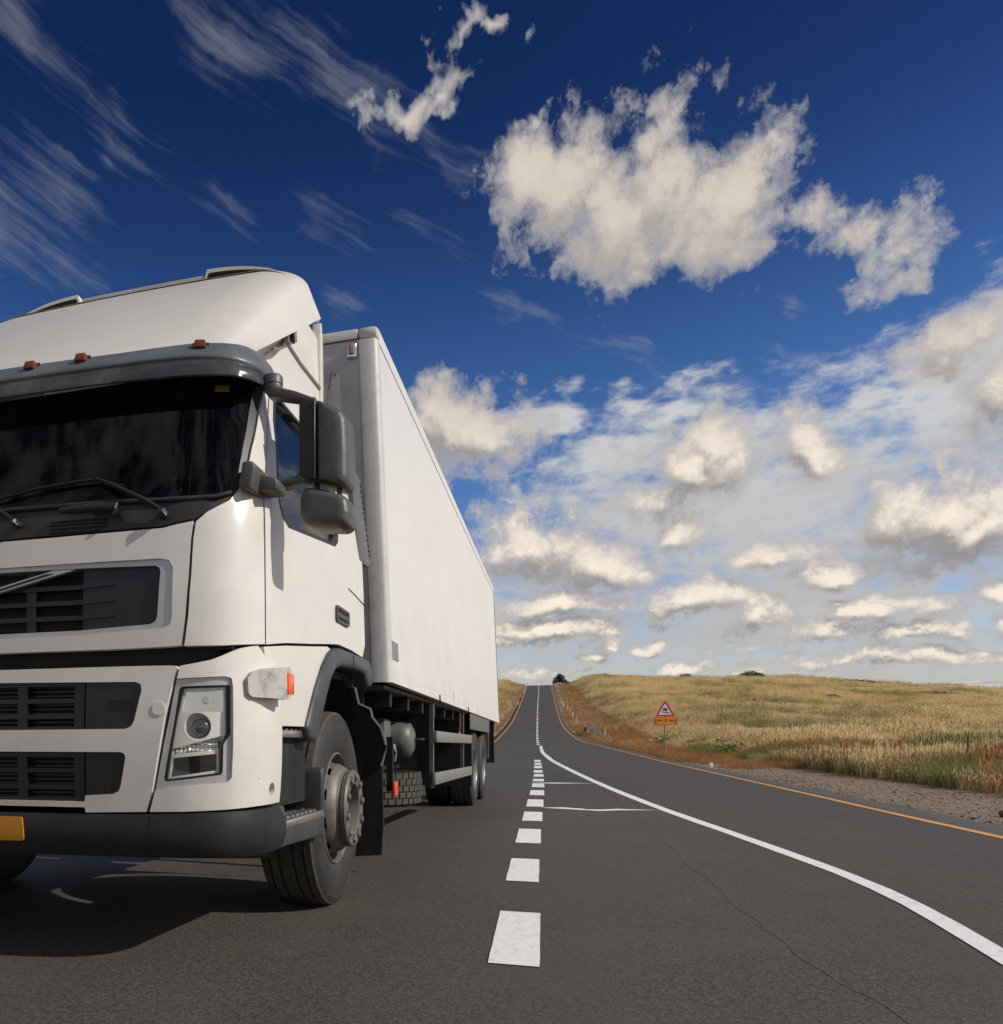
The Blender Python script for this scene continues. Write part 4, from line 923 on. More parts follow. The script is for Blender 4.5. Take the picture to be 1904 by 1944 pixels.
# ------------------------------------------------------------------ truck
T = json.loads('''{"hood_top":[[0.218,1.676],[0.475,1.678],[0.748,1.684],[0.917,1.689],[0.977,1.701],[1.036,1.712]],"hood_right":[[1.029,1.644],[1.024,1.499],[1.013,1.355],[1.0,1.241]],"hood_bot":[[1.002,1.239],[0.726,1.232],[0.23,1.229]],"gr_frame_out":[[0.224,1.569],[0.582,1.57],[0.914,1.572],[0.948,1.565],[0.966,1.537],[0.965,1.357],[0.956,1.321],[0.926,1.307],[0.579,1.289],[0.23,1.283]],"gr_frame_in":[[0.224,1.554],[0.583,1.551],[0.892,1.548],[0.907,1.541],[0.914,1.528],[0.904,1.358],[0.897,1.336],[0.876,1.325],[0.575,1.309],[0.23,1.304]],"gr_plate_x":[[0.591,1.551],[0.591,1.308]],"gr_vert":[[0.34,1.492],[0.379,1.49]],"gr_bars":[[0.589,1.491],[0.59,1.476],[0.724,1.489],[0.591,1.43],[0.591,1.415],[0.726,1.426],[0.591,1.369],[0.591,1.356],[0.726,1.363]],"emblem":[[0.229,1.468],[0.472,1.544],[0.575,1.544],[0.547,1.536],[0.23,1.441]],"corner_l":[[1.047,1.711],[1.039,1.644],[1.035,1.499],[1.026,1.355],[1.011,1.239]],"corner_b":[[1.011,1.237],[1.159,1.242],[1.359,1.26]],"doorline":[[1.364,1.265],[1.357,1.45],[1.341,1.674],[1.327,1.812]],"doorline2":[[1.331,1.944],[1.337,2.157],[1.363,2.343]],"frame_out":[[1.321,2.371],[1.316,2.307],[1.281,2.181],[1.246,2.029],[1.229,1.919],[1.199,1.85],[1.161,1.798],[1.083,1.748],[1.047,1.712]],"glass":[[0.103,2.337],[0.653,2.345],[0.907,2.349],[1.189,2.363],[1.282,2.365],[1.268,2.307],[1.24,2.195],[1.214,2.038],[1.193,1.881],[1.179,1.832],[1.146,1.819],[0.94,1.803],[0.674,1.81],[0.201,1.81]],"visor_seam":[[0.166,2.339],[0.524,2.344],[0.856,2.352],[1.008,2.352],[1.103,2.351],[1.163,2.351],[1.208,2.347]],"visor_bot":[[0.188,2.255],[0.453,2.26],[0.704,2.265],[0.943,2.265],[1.072,2.265],[1.159,2.273],[1.193,2.267]],"visor_top":[[0.095,2.456],[0.386,2.451],[0.657,2.453],[0.916,2.464],[1.075,2.469],[1.151,2.476],[1.234,2.487],[1.307,2.49]],"cowl_grille":[[0.45,1.745],[0.697,1.74],[0.692,1.689],[0.437,1.693]],"wiper":[[0.921,1.742],[0.852,1.783],[0.715,1.858],[0.629,1.903]],"wiper_blade":[[0.194,1.855],[0.373,1.886],[0.548,1.901],[0.629,1.903],[0.751,1.87]],"gap":[[0.883,1.237],[0.993,1.239],[1.08,1.237],[1.079,1.197],[1.07,1.182],[1.015,1.172],[0.883,1.168]],"low_top":[[0.23,1.162],[0.485,1.162],[0.804,1.165],[0.956,1.164],[0.991,1.162]],"low_right":[[0.989,1.148],[0.947,0.981],[0.897,0.701],[0.874,0.611]],"low_bot":[[0.876,0.611],[0.62,0.606],[0.616,0.626],[0.23,0.62]],"hole1":[[0.23,1.113],[0.611,1.108],[0.616,1.1],[0.825,1.1],[0.845,1.092],[0.849,1.074],[0.821,0.958],[0.81,0.938],[0.788,0.93],[0.23,0.924]],"hole1_grille":[[0.611,1.106],[0.613,0.926]],"louvre":[[0.708,1.037],[0.816,1.04],[0.812,0.99],[0.707,0.988]],"hole2":[[0.23,0.835],[0.765,0.839],[0.782,0.833],[0.786,0.817],[0.765,0.708],[0.756,0.69],[0.735,0.679],[0.23,0.646]],"hole_v":[[0.322,1.019],[0.364,1.019],[0.571,1.016],[0.611,1.016]],"hole_h":[[0.42,1.043],[0.42,1.031],[0.42,0.985],[0.42,0.967],[0.42,0.774],[0.42,0.76],[0.42,0.711],[0.42,0.693]],"hook":[[0.918,1.003],[0.946,1.003]],"bump_top":[[0.251,0.611],[0.632,0.608],[0.887,0.61],[0.906,0.612],[1.182,0.624],[1.385,0.636]],"bump_bot":[[0.241,0.446],[0.613,0.449],[0.874,0.45],[1.109,0.452],[1.223,0.452],[1.435,0.45]],"plate":[[0.262,0.583],[0.365,0.583],[0.372,0.499],[0.256,0.495]],"hl_panel":[[0.998,1.163],[1.057,1.173],[1.108,1.184],[1.159,1.206],[1.213,1.23],[1.26,1.242],[1.298,1.248],[1.319,1.233],[1.338,1.215],[1.414,1.202],[1.468,1.194],[1.49,1.046],[1.494,0.909],[1.494,0.632],[1.295,0.629],[1.144,0.62],[1.017,0.614],[0.892,0.611],[0.91,0.759],[0.941,0.907],[0.972,1.075],[0.987,1.143]],"hl_silver":[[0.983,1.115],[1.159,1.124],[1.181,1.118],[1.185,1.089],[1.184,0.865],[1.181,0.742],[1.163,0.725],[1.015,0.711],[0.901,0.697],[0.932,0.865],[0.959,0.991]],"hl_gasket":[[1.0,1.086],[1.057,1.088],[1.179,1.093],[1.181,1.076],[1.181,0.905],[1.163,0.882],[1.154,0.865],[1.152,0.764],[1.144,0.753],[1.015,0.736],[0.936,0.727],[0.931,0.74],[0.95,0.844],[0.972,0.957],[0.991,1.075]],"hl_lens":[[1.008,1.079],[1.167,1.085],[1.168,0.907],[1.141,0.865],[1.141,0.761],[0.943,0.736],[0.963,0.865],[0.983,0.97]],"hl_upper":[[1.013,1.067],[1.161,1.076],[1.161,0.991],[1.0,0.991]],"hl_proj":[[1.059,0.936],[1.008,0.936],[1.11,0.936],[1.059,0.976],[1.059,0.896]],"hl_proj_lens":[[1.074,0.932],[1.045,0.932],[1.105,0.932]],"hl_wedge":[[0.959,0.85],[1.154,0.901],[1.144,0.858],[1.137,0.848],[0.965,0.831]],"hl_low":[[0.963,0.816],[1.133,0.833],[1.133,0.77],[0.952,0.744]],"marker":[[1.233,1.133],[1.278,1.157],[1.402,1.175],[1.408,1.155],[1.414,1.062],[1.402,1.042],[1.244,1.05],[1.231,1.069]],"marker_lens":[[1.416,1.162],[1.509,1.161],[1.509,1.069],[1.414,1.053]],"hole_dot":[[1.389,0.691],[1.361,0.692],[1.422,0.689],[1.388,0.71]],"dl_door":[[-1.353,1.263],[-1.371,1.668]],"door_bot":[[-1.353,1.258],[-1.08,1.292],[-0.674,1.332],[-0.402,1.36],[-0.193,1.368],[0.081,1.367],[0.377,1.347]],"win":[[-1.134,2.299],[-1.142,2.26],[-1.158,1.951],[-1.15,1.876],[-1.11,1.814],[-1.043,1.804],[-0.242,1.899],[-0.179,1.929],[-0.166,1.994]],"win_top":[[-1.089,2.318],[-1.031,2.339],[-0.66,2.362]],"side_low":[[-1.353,1.258],[-0.402,1.36],[-0.232,1.367],[-0.42,1.29],[-0.593,1.156],[-0.706,0.982],[-0.738,0.951],[-1.207,0.944],[-1.231,1.199],[-1.348,1.207]],"fend_out":[[-0.813,0.947],[-0.746,1.027],[-0.653,1.133],[-0.53,1.246],[-0.427,1.315],[-0.319,1.354],[-0.176,1.367],[0.072,1.368],[0.366,1.368],[0.517,1.359],[0.583,1.32],[0.595,1.213]],"fend_in":[[0.467,1.205],[0.385,1.272],[0.312,1.278],[0.072,1.28],[-0.176,1.269],[-0.291,1.245],[-0.373,1.198],[-0.479,1.09],[-0.555,0.994],[-0.653,0.876],[-0.78,0.889]],"step_up":[[-1.183,0.929],[-0.653,0.928],[-0.687,0.895],[-1.183,0.893]],"step_box":[[-1.192,0.752],[-0.47,0.752],[-0.45,0.519],[-0.47,0.407],[-1.192,0.432],[-1.192,0.626],[-1.11,0.609],[-1.101,0.548]],"step_low":[[-1.11,0.566],[-1.044,0.52],[-0.496,0.51],[-0.445,0.526]],"handle":[[-0.263,1.578],[0.002,1.575],[0.015,1.496],[-0.259,1.494]],"crease":[[-1.371,1.601],[-0.007,1.717],[0.377,1.717]],"mudguard":[[1.026,1.298],[1.055,1.298],[1.092,1.135],[1.172,1.098],[1.185,1.042],[1.241,0.969],[1.278,0.859],[1.25,0.722],[1.259,0.338],[1.246,0.128],[1.055,0.11]],"strip":[[0.155,2.398],[0.308,2.416],[0.372,2.384],[0.645,1.969],[0.574,1.937],[0.34,1.924],[0.17,2.292]],"guard_up":[[3.414,0.984],[6.558,0.967],[6.558,0.867],[3.414,0.879]],"guard_lo":[[3.311,0.601],[6.616,0.578],[6.616,0.47],[3.323,0.497]],"guard_post":[[3.458,1.238],[3.353,0.61],[6.001,1.226],[6.001,0.603]],"flap":[[6.419,1.242],[9.443,1.212],[9.407,1.036],[6.499,1.044]],"rearflap":[[9.757,1.212],[10.551,1.12],[11.552,0.532],[9.852,0.552]],"box_low":[[1.144,1.279],[11.838,1.209],[11.639,1.281]],"box_line":[[1.169,1.428],[11.452,1.394],[1.149,1.38],[1.417,1.436],[1.149,1.563]],"box_notch":[[4.594,1.393],[4.594,1.277],[3.465,1.272],[5.978,1.258]],"vlight":[[0.291,2.406],[0.532,2.41],[1.045,2.415]],"mir_shell":[[1.443,2.225],[1.504,2.198],[1.544,2.168],[1.561,2.137],[1.568,2.01],[1.568,1.899],[1.558,1.878],[1.539,1.873],[1.448,1.903],[1.44,1.911],[1.437,2.221]],"mir_fair":[[1.371,2.22],[1.387,2.23],[1.434,2.226],[1.439,2.221],[1.441,1.911],[1.402,1.91],[1.369,1.938]],"mir_arm_up":[[1.22,2.307],[1.278,2.297],[1.351,2.271],[1.44,2.229],[1.434,2.215],[1.366,2.234],[1.273,2.257],[1.236,2.264]],"mir_arm_lo":[[1.262,1.912],[1.369,1.941],[1.439,1.945],[1.441,1.908],[1.366,1.901],[1.294,1.891]],"mir_low":[[1.387,1.887],[1.453,1.876],[1.544,1.843],[1.568,1.821],[1.576,1.767],[1.568,1.724],[1.544,1.712],[1.433,1.721],[1.392,1.734],[1.371,1.775],[1.369,1.845]],"mir_knuckle":[[1.216,2.35],[1.282,2.341],[1.282,2.291],[1.22,2.299]],"mir_rods":[[1.426,1.908],[1.426,1.881],[1.513,1.895],[1.513,1.853]],"mir_mount":[[1.164,1.949],[1.204,1.948],[1.217,1.929],[1.215,1.899],[1.209,1.874],[1.204,1.832],[1.145,1.855],[1.159,1.914]],"mir_block":[[1.188,1.932],[1.236,1.914],[1.294,1.894],[1.299,1.871],[1.291,1.849],[1.241,1.851],[1.204,1.85],[1.191,1.861]],"roofseam":[[-0.359,2.978],[-0.209,2.991],[0.035,2.979],[0.485,3.005]],"roofseam2":[[-0.209,3.064],[-0.196,2.997]],"roofseam3":[[-0.691,2.729],[-0.514,2.808],[-0.372,2.874],[-0.303,2.938]],"roofslot":[[-0.146,3.096],[-0.07,3.119],[-0.049,3.049],[-0.124,3.035]],"sticker":[[1.096,2.299],[1.157,2.305],[1.155,2.276],[1.095,2.271]],"boxlamp":[[0.985,3.554],[1.05,3.559],[1.052,3.462],[0.988,3.457]],"boxseam":[[0.817,3.592],[1.052,3.582],[1.18,3.575]],"boxpost":[[1.055,3.664],[1.057,3.461],[1.072,3.024]],"boxrod":[[0.887,3.371],[0.864,3.254],[0.845,3.151]],"toprail":[[1.449,3.554],[2.626,3.527],[4.366,3.556],[7.686,3.561],[10.855,3.555]]}''')
def plan_curve():
    pts=[(x*.95/60, -1.64+.06*(x/60)**2) for x in range(61)]
    p0=(.95,-1.58);p3=(1.245,-1.27);m=.12633
    p1=(p0[0]+.19,p0[1]+.19*m);p2=(1.245,p3[1]-.20)
    for i in range(1,41):
        t=i/40;u=1-t
        pts.append(tuple(u**3*p0[k]+3*u*u*t*p1[k]+3*u*t*t*p2[k]+t**3*p3[k] for k in(0,1)))
    for i in range(1,51): pts.append((1.245,-1.27+i*1.80/50))
    L=[0.]
    for a,b in zip(pts,pts[1:]): L.append(L[-1]+math.hypot(b[0]-a[0],b[1]-a[1]))
    return pts,L
PC,PL=plan_curve()
def lerp_tab(x,tab):
    if x<=tab[0][0]: return tab[0][1]
    for (a,b),(c,d) in zip(tab,tab[1:]):
        if x<=c: return b+(d-b)*(x-a)/(c-a)
    return tab[-1][1]
HALF=[(0,1.215),(.45,1.235),(.7,1.245),(1.75,1.245),(2.1,1.225),(2.35,1.195),(2.5,1.165),(2.62,1.11)]
RAKE=[(0,.03),(.35,.03),(.55,0),(1.25,0),(1.45,.0),(1.72,.02),(1.85,.05),(2.5,.225),(2.62,.27)]
def S(s,z):
    sg=1 if s>=0 else -1; s=abs(s)
    i=min(max(bisect.bisect_right(PL,s)-1,0),len(PC)-2)
    t=(s-PL[i])/(PL[i+1]-PL[i]); a,b=PC[i],PC[i+1]
    k=lerp_tab(z,HALF)/1.245
    return (sg*(a[0]+t*(b[0]-a[0]))*k, a[1]+t*(b[1]-a[1])+lerp_tab(z,RAKE), z)

def nrm(s, z):
    h = 1e-3
    a = Vector(S(s + h, z)) - Vector(S(s - h, z)); b = Vector(S(s, z + h)) - Vector(S(s, z - h))
    return a.cross(b).normalized()
def SK(s, z, off):
    p = Vector(S(s, z))
    return tuple(p + nrm(s, z) * off) if off else tuple(p)
SC_END = PL[100]                                   # arc length where the straight side begins
def s_of(y, z): return SC_END + (y - lerp_tab(z, RAKE) + 1.27)
truck = empty('truck'); tag(truck, 'white box truck with black mirrors and grey sun visor standing on the road', 'truck')
def both(name, poly, m, holes=(), **k):
    """right hand panel and its mirror image on the other side of the cab"""
    a = patch(name, poly, m, truck, holes, SK, **k)
    b = patch(name, [(-s, z) for s, z in poly][::-1], m, truck, [[(-s, z) for s, z in h][::-1] for h in holes], SK, **k)
    return a, b
def mir(pts): return [(-s, z) for s, z in pts][::-1]
def full(top, right, bot):
    """outline across the cab's centre line from its right half: top and right run outwards and down, bottom runs back inwards"""
    r = list(top) + list(right) + list(bot)
    return r + mir(r)
# inner shell that closes the cab behind every gap
shell = [(0, .62), (1.40, .62), (1.42, .97), (s_of(-.75, .98), .98), (s_of(-.5, 1.25), 1.25), (s_of(-.2, 1.36), 1.38), (s_of(.43, 1.36), 1.38), (s_of(.43, 2.45), 2.45), (0, 2.45)]
gl = T['glass']
wind_r = [(1.282, 2.36), (1.268, 2.307), (1.24, 2.195), (1.214, 2.038), (1.193, 1.881), (1.185, 1.845), (1.165, 1.825), (1.12, 1.815), (.94, 1.806), (.674, 1.810), (.2, 1.812), (0, 1.812)]
WIND = [(0, 2.37), (.65, 2.37), (1.15, 2.37)] + wind_r
wfull = WIND + mir(WIND)
def dedup(p):
    o = []
    for q in p:
        if not o or math.hypot(q[0] - o[-1][0], q[1] - o[-1][1]) > 1e-4: o.append(q)
    if math.hypot(o[0][0] - o[-1][0], o[0][1] - o[-1][1]) < 1e-4: o.pop()
    return o
wfull = dedup(wfull)
winyz = [(-1.10, 2.30), (-1.142, 2.20), (-1.158, 1.95), (-1.15, 1.876), (-1.11, 1.825), (-1.043, 1.806), (-.242, 1.899), (-.185, 1.929), (-.166, 1.994), (-.166, 2.31), (-.20, 2.345), (-1.05, 2.335)]
WIN = [(s_of(y, z), z) for y, z in winyz]
winr = fillet(WIN, .03, 4)
lin = patch('cab_lining', dedup(shell + mir(shell)), DARK, truck, [wfull, winr, mir(winr)], SK, off=-.045, thick=0, res=.12)
boxm('rear_bulkhead', -1.19, 1.19, .40, .43, 1.2, 2.45, FABRIC, truck)
boxm('cab_floor', -1.17, 1.17, -1.5, .39, 1.23, 1.27, DARK, truck)
boxm('headliner', -1.10, 1.10, -1.2, .39, 2.40, 2.44, FABRIC, truck)
dash = prism('dashboard', [(-1.46, 1.30), (-1.46, 1.74), (-1.30, 1.80), (-1.08, 1.78), (-.98, 1.66), (-.95, 1.30)], 'yz', -1.12, 1.12, FABRIC, truck, .03, 2)
mk('paper_sheet', [(.60, -1.47, 1.795), (.98, -1.40, 1.795), (1.04, -1.345, 1.865), (.72, -1.405, 1.855)], [(0, 1, 2, 3)], PAPER, dash)
for x in (-.55, .55):
    st_ = prism('seat', [(-.55, 1.30), (-.55, 1.62), (-.45, 1.70), (-.05, 1.66), (.10, 2.14), (.22, 2.16), (.30, 1.75), (.28, 1.30)], 'yz', x - .25, x + .25, FABRIC, truck, .05, 3)
    prism('headrest', [(.10, 2.17), (.08, 2.34), (.20, 2.36), (.24, 2.19)], 'yz', x - .15, x + .15, FABRIC, st_, .03, 2)
sw = empty('steering_wheel', (0, 0, 0), truck)
ring = []
for i in range(33):
    t = 2 * math.pi * i / 32; ring.append((.55 + .23 * math.cos(t), -.86 + .23 * math.sin(t) * .55, 1.86 + .23 * math.sin(t) * .83))
tube('wheel_rim', ring, .017, BLACK, sw, 8); tube('steering_column', [(.55, -.86, 1.86), (.55, -1.02, 1.70)], .05, BLACK, sw, 10)
tube('spoke', [(.33, -.86, 1.86), (.77, -.86, 1.86)], .02, BLACK, sw, 6)
# hood panel, with the framed upper grille let into it
ht, hr_, hb = T['hood_top'], T['hood_right'], T['hood_bot']
hood = full([(0, ht[0][1])] + ht, hr_, hb[:2] + [(0, hb[2][1])])
fo = [(0, 1.5695)] + [tuple(p) for p in T['gr_frame_out']][1:-1] + [(0, 1.283)]
fi = [(0, 1.553)] + [tuple(p) for p in T['gr_frame_in']][1:-1] + [(0, 1.304)]
fo2, fi2 = dedup(fo + mir(fo)), dedup(fi + mir(fi))
hp = patch('hood_panel', dedup(hood), WHITE, truck, [fo2], SK, off=.012, thick=.05)
gfr = patch('grille_frame', fo2, SILV, truck, [fi2], SK, off=.004, thick=.05, res=.05)
for k in (1, -1):
    plt = [(k * .591, 1.551), (k * .892, 1.548), (k * .907, 1.541), (k * .914, 1.528), (k * .904, 1.358), (k * .897, 1.336), (k * .876, 1.325), (k * .591, 1.3095)]
    patch('grille_end_plate', plt if k > 0 else plt[::-1], GRILLE, gfr, (), SK, off=-.012, thick=.03, res=.06)
for zc_ in (1.483, 1.422, 1.362):
    patch('grille_bar', [(-.60, zc_ - .009), (.60, zc_ - .009), (.60, zc_ + .009), (-.60, zc_ + .009)], GRILLE, gfr, (), SK, off=-.016, thick=.03, res=.05)
    for k in (1, -1):
        rib = [(k * .592, zc_ - .009), (k * .725, zc_ - .001), (k * .725, zc_ + .003), (k * .592, zc_ + .009)]
        patch('grille_rib', rib if k > 0 else rib[::-1], GRILLE, gfr, (), SK, off=-.006, thick=.01, res=.05)
for sc_ in (-.36, .36, 0):
    patch('grille_stile', [(sc_ - .021, 1.305), (sc_ + .021, 1.305), (sc_ + .021, 1.552), (sc_ - .021, 1.552)], GRILLE, gfr, (), SK, off=-.022, thick=.03, res=.05)
patch('grille_mesh', [(-.59, 1.305), (.59, 1.305), (.59, 1.552), (-.59, 1.552)], DARK, gfr, (), SK, off=-.055, thick=0, res=.1)
# diagonal bar with its dark inlay and round iron mark across the grille
emb = patch('emblem_bar', [(-.575, 1.309), (-.47, 1.309), (.565, 1.5465), (.47, 1.5465)], SILV, gfr, (), SK, off=.010, thick=.02, res=.05)
patch('emblem_inlay', [(-.45, 1.323), (-.41, 1.323), (.475, 1.5345), (.44, 1.5345)], BLACK, emb, (), SK, off=.0125, thick=.004, res=.05)
ringo = [(.085 * math.cos(t), 1.43 + .085 * math.sin(t)) for t in [2 * math.pi * i / 28 for i in range(28)]]
ringi = [(.062 * math.cos(t), 1.43 + .062 * math.sin(t)) for t in [2 * math.pi * i / 28 for i in range(28)]]
patch('emblem_ring', ringo, CHROME, gfr, [ringi], SK, off=.018, thick=.02, res=.03)
patch('emblem_arrow', [(.055, 1.487), (.068, 1.474), (.095, 1.502), (.107, 1.49), (.112, 1.535), (.068, 1.53), (.081, 1.516)], CHROME, gfr, (), SK, off=.018, thick=.02, res=.03)
# windscreen surround, pane and cowl
cowl_bot = [(p[0], p[1] + .012) for p in [(0, 1.676)] + ht]
fr_out = [(p[0] - .004, p[1]) for p in T['frame_out']]
frame = [(0, 2.40), (1.32, 2.40)] + fr_out[:-1] + [(1.043, 1.722)] + cowl_bot[::-1]
WSEAL = dedup(frame + mir(frame))
ws = patch('windscreen_surround', WSEAL, COWL, truck, [wfull], SK, off=.004, thick=.03, res=.06)
patch('windscreen', wfull, GLASS, truck, (), SK, off=-.004, thick=0, res=.07)
sealp = [(1.19, 1.835), (1.165, 1.812), (1.12, 1.802), (.94, 1.793), (.674, 1.797), (0, 1.799), (0, 1.815), (.674, 1.813), (.94, 1.809), (1.12, 1.818), (1.16, 1.828), (1.18, 1.845)]
tube('windscreen_seal', [SK(s, z, .012) for s, z in [(-1.17, 1.83), (-1.12, 1.81), (-.94, 1.801), (-.67, 1.805), (-.3, 1.806), (0, 1.806), (.3, 1.806), (.67, 1.805), (.94, 1.801), (1.12, 1.81), (1.17, 1.83)]], .010, COWL, ws, 8)
for i in range(4):
    zc_ = 1.698 + i * .0145
    for a, b_ in ((.445, .525), (.531, .61), (.616, .69)):
        patch('cowl_slot', [(a, zc_ - .004), (b_, zc_ - .004), (b_, zc_ + .004), (a, zc_ + .004)], DARK, ws, (), SK, off=.0062, thick=.001, res=.1)
patch('sun_sticker', [tuple(p) for p in T['sticker']], YELLOW, ws, (), SK, off=-.008, thick=.001, res=.05)
# maintenance handle on the cowl
tube('cowl_handle', [SK(s, z, .035) for s, z in ((.50, 1.772), (.56, 1.774), (.66, 1.776), (.735, 1.772), (.742, 1.757), (.725, 1.74))], [.012, .016, .016, .017, .014, .01], BLACK, ws, 8)
# wipers
for k in (0, -.62):
    w_ = empty('wiper', (0, 0, 0), truck)
    tube('wiper_arm', [SK(.921 + k, 1.745, .03), SK(.86 + k, 1.782, .045), SK(.72 + k, 1.858, .035), SK(.629 + k, 1.905, .022)], [.009, .011, .008, .005], DARK, w_, 8)
    tube('wiper_pivot', [SK(.921 + k, 1.742, .0), SK(.921 + k, 1.742, .05)], [.017, .014], BLACK, w_, 10)
    tube('wiper_cap', [SK(.935 + k, 1.736, .03), SK(.935 + k, 1.736, .055)], [.010, .008], CHROME, w_, 10)
    tube('wiper_blade', [SK(.10 + k, 1.838, .012), SK(.20 + k, 1.857, .015), SK(.373 + k, 1.886, .015), SK(.548 + k, 1.901, .016), SK(.629 + k, 1.903, .016), SK(.751 + k, 1.87, .012)], [.003, .005, .006, .006, .005, .003], DARK, w_, 6)
# corner panels with the A-pillars
cl_ = T['corner_l']
dl = [(1.359, 1.262), (1.357, 1.45), (1.341, 1.674), (1.327, 1.812), (1.331, 1.944), (1.337, 2.157), (1.363, 2.343), (1.375, 2.44)]
fo_ = [(p[0] + .004, p[1]) for p in T['frame_out']]
corner = [(1.33, 2.44)] + fo_[:-1] + [tuple(p) for p in cl_[0:]] + [(1.159, 1.242)] + dl
both('corner_panel', dedup(corner), WHITE, off=.010, thick=.05, res=.045)
# doors
door = [(p[0] + .011, p[1]) for p in dl] + [(s_of(.44, 2.44), 2.44), (s_of(.44, 1.45), 1.45)] + [(s_of(y, z), z) for y, z in [(.377, 1.372), (.081, 1.385), (-.193, 1.385), (-.402, 1.365), (-.674, 1.336), (-1.08, 1.296)]]
drs = both('door', dedup(door), WHITE, [winr], off=.010, thick=.05, res=.05)
for k, d_ in zip((1, -1), drs):
    f_ = (lambda P: P) if k > 0 else mir
    patch('window_pane', f_(winr), SGLASS, d_, (), SK, off=-.012, thick=0, res=.08)
    big = [(s_of(y, z), z) for y, z in [(-1.118, 2.318), (-1.158, 2.21), (-1.172, 1.95), (-1.164, 1.868), (-1.118, 1.81), (-1.043, 1.790), (-.238, 1.884), (-.172, 1.918), (-.150, 1.994), (-.150, 2.315), (-.19, 2.361), (-1.05, 2.351)]]
    patch('window_seal', f_(fillet(big, .035, 4)), SEAL, d_, [f_(winr)], SK, off=.0125, thick=.03, res=.06)
    hb_ = [(s_of(y, z), z) for y, z in [(-.263, 1.50), (-.263, 1.582), (.012, 1.578), (.012, 1.497)]]
    hd = patch('door_handle', f_(fillet(hb_, .02, 3)), PLAST, d_, (), SK, off=.022, thick=.02, res=.05)
    for (z0, z1) in ((1.548, 1.568), (1.512, 1.526)):
        sl = [(s_of(y, z), z) for y, z in [(-.235, z0), (-.235, z1), (-.02, z1), (-.02, z0)]]
        patch('handle_recess', f_(sl), DARK, hd, (), SK, off=.0235, thick=.001, res=.1)
for k, d_ in zip((1, -1), drs):
    tube('door_crease', [(k * 1.256, .02, 1.712), (k * 1.2565, .2, 1.700), (k * 1.257, .437, 1.678)], .003, SEAL, d_, 5)
# sill panels in front of the wheel arches
sill = [(s_of(y, z), z) for y, z in [(-1.345, 1.252), (-1.08, 1.284), (-.674, 1.324), (-.402, 1.352), (-.26, 1.335), (-.36, 1.27), (-.55, 1.142), (-.66, .982), (-.66, .949), (-1.207, .944), (-1.228, 1.199), (-1.335, 1.205)]]
both('sill_panel', sill, WHITE, off=.006, thick=.04, res=.05)
# dark slot below the hood is the open shell; lower front panel with its two grilles
lt = [(0, 1.162), (.485, 1.163), (.804, 1.165), (.956, 1.165), (.984, 1.163)]
lr = [(.984, 1.150), (.942, .981), (.892, .701), (.869, .613)]
lb = [(.62, .606), (.616, .626), (0, .626)]
h1 = [(0, 1.113), (.825, 1.105), (.845, 1.096), (.849, 1.074), (.821, .958), (.81, .938), (.788, .927), (0, .922)]
h2 = [(0, .84), (.765, .839), (.782, .833), (.786, .817), (.765, .708), (.756, .69), (.735, .679), (.62, .672), (.616, .648), (0, .648)]
bulge = lambda s, z: .02 + .012 * math.sin(max(0, min(1, (z - .6) / .57)) * math.pi)
H1, H2 = dedup(h1 + mir(h1)), dedup(h2 + mir(h2))
lowp = patch('lower_front_panel', dedup(full(lt, lr, lb)), WHITE, truck, [H1, H2], SK, off=bulge, thick=.05, res=.06)
for hz0, hz1, Hh, bars, se in ((.922, 1.113, H1, (1.037, .976), .611), (.648, .84, H2, (.767, .702), .611)):
    ins = patch('lower_grille', Hh, DARK, truck, (), SK, off=-.03, thick=0, res=.1)
    for k in (1, -1):
        e = [q for q in (h1 if hz0 > .9 else h2) if q[0] > .7]
        pe = [(se + .008, hz1 - .008 if hz0 > .9 else .839)] + e + [(se + .008, hz0 + .004 if hz0 > .9 else .672)]
        pe = [(k * a, b_) for a, b_ in pe]; pe = pe if k > 0 else pe[::-1]
        ep = patch('grille_end_plate', pe, GRILLE, ins, (), SK, off=lambda s, z: bulge(s, z) - .008, thick=.03, res=.06)
        if hz0 > .9:
            for i in range(4):
                zz = .994 + i * .0125; lv = [(k * .708, zz), (k * .812, zz), (k * .814, zz + .006), (k * .708, zz + .006)]
                patch('louvre_slot', lv if k > 0 else lv[::-1], DARK, ep, (), SK, off=lambda s, z: bulge(s, z) - .0065, thick=.001, res=.1)
    for zb in bars:
        patch('grille_bar', [(-se, zb - .009), (se, zb - .009), (se, zb + .009), (-se, zb + .009)], GRILLE, ins, (), SK, off=lambda s, z: bulge(s, z) - .014, thick=.03, res=.06)
    for zb in (hz0 + .006, hz1 - .012):
        patch('grille_bar', [(-se, zb - .008), (se, zb - .008), (se, zb + .008), (-se, zb + .008)], GRILLE, ins, (), SK, off=lambda s, z: bulge(s, z) - .012, thick=.03, res=.06)
    for sc_ in (-.59, -.343, 0, .343, .59):
        patch('grille_stile', [(sc_ - .021, hz0), (sc_ + .021, hz0), (sc_ + .021, hz1), (sc_ - .021, hz1)], GRILLE, ins, (), SK, off=lambda s, z: bulge(s, z) - .0125, thick=.03, res=.06)
    for i in range(10):
        zz = hz0 + .012 + i * (hz1 - hz0 - .02) / 10
        patch('grille_fin', [(-.60, zz), (.60, zz), (.60, zz + .006), (-.60, zz + .006)], GRILLE, ins, (), SK, off=-.012, thick=.012, res=.12)
disc = lambda s, z, r, n=24, q=1.: [(s + r * math.cos(2 * math.pi * i / n) * q, z + r * math.sin(2 * math.pi * i / n)) for i in range(n)]
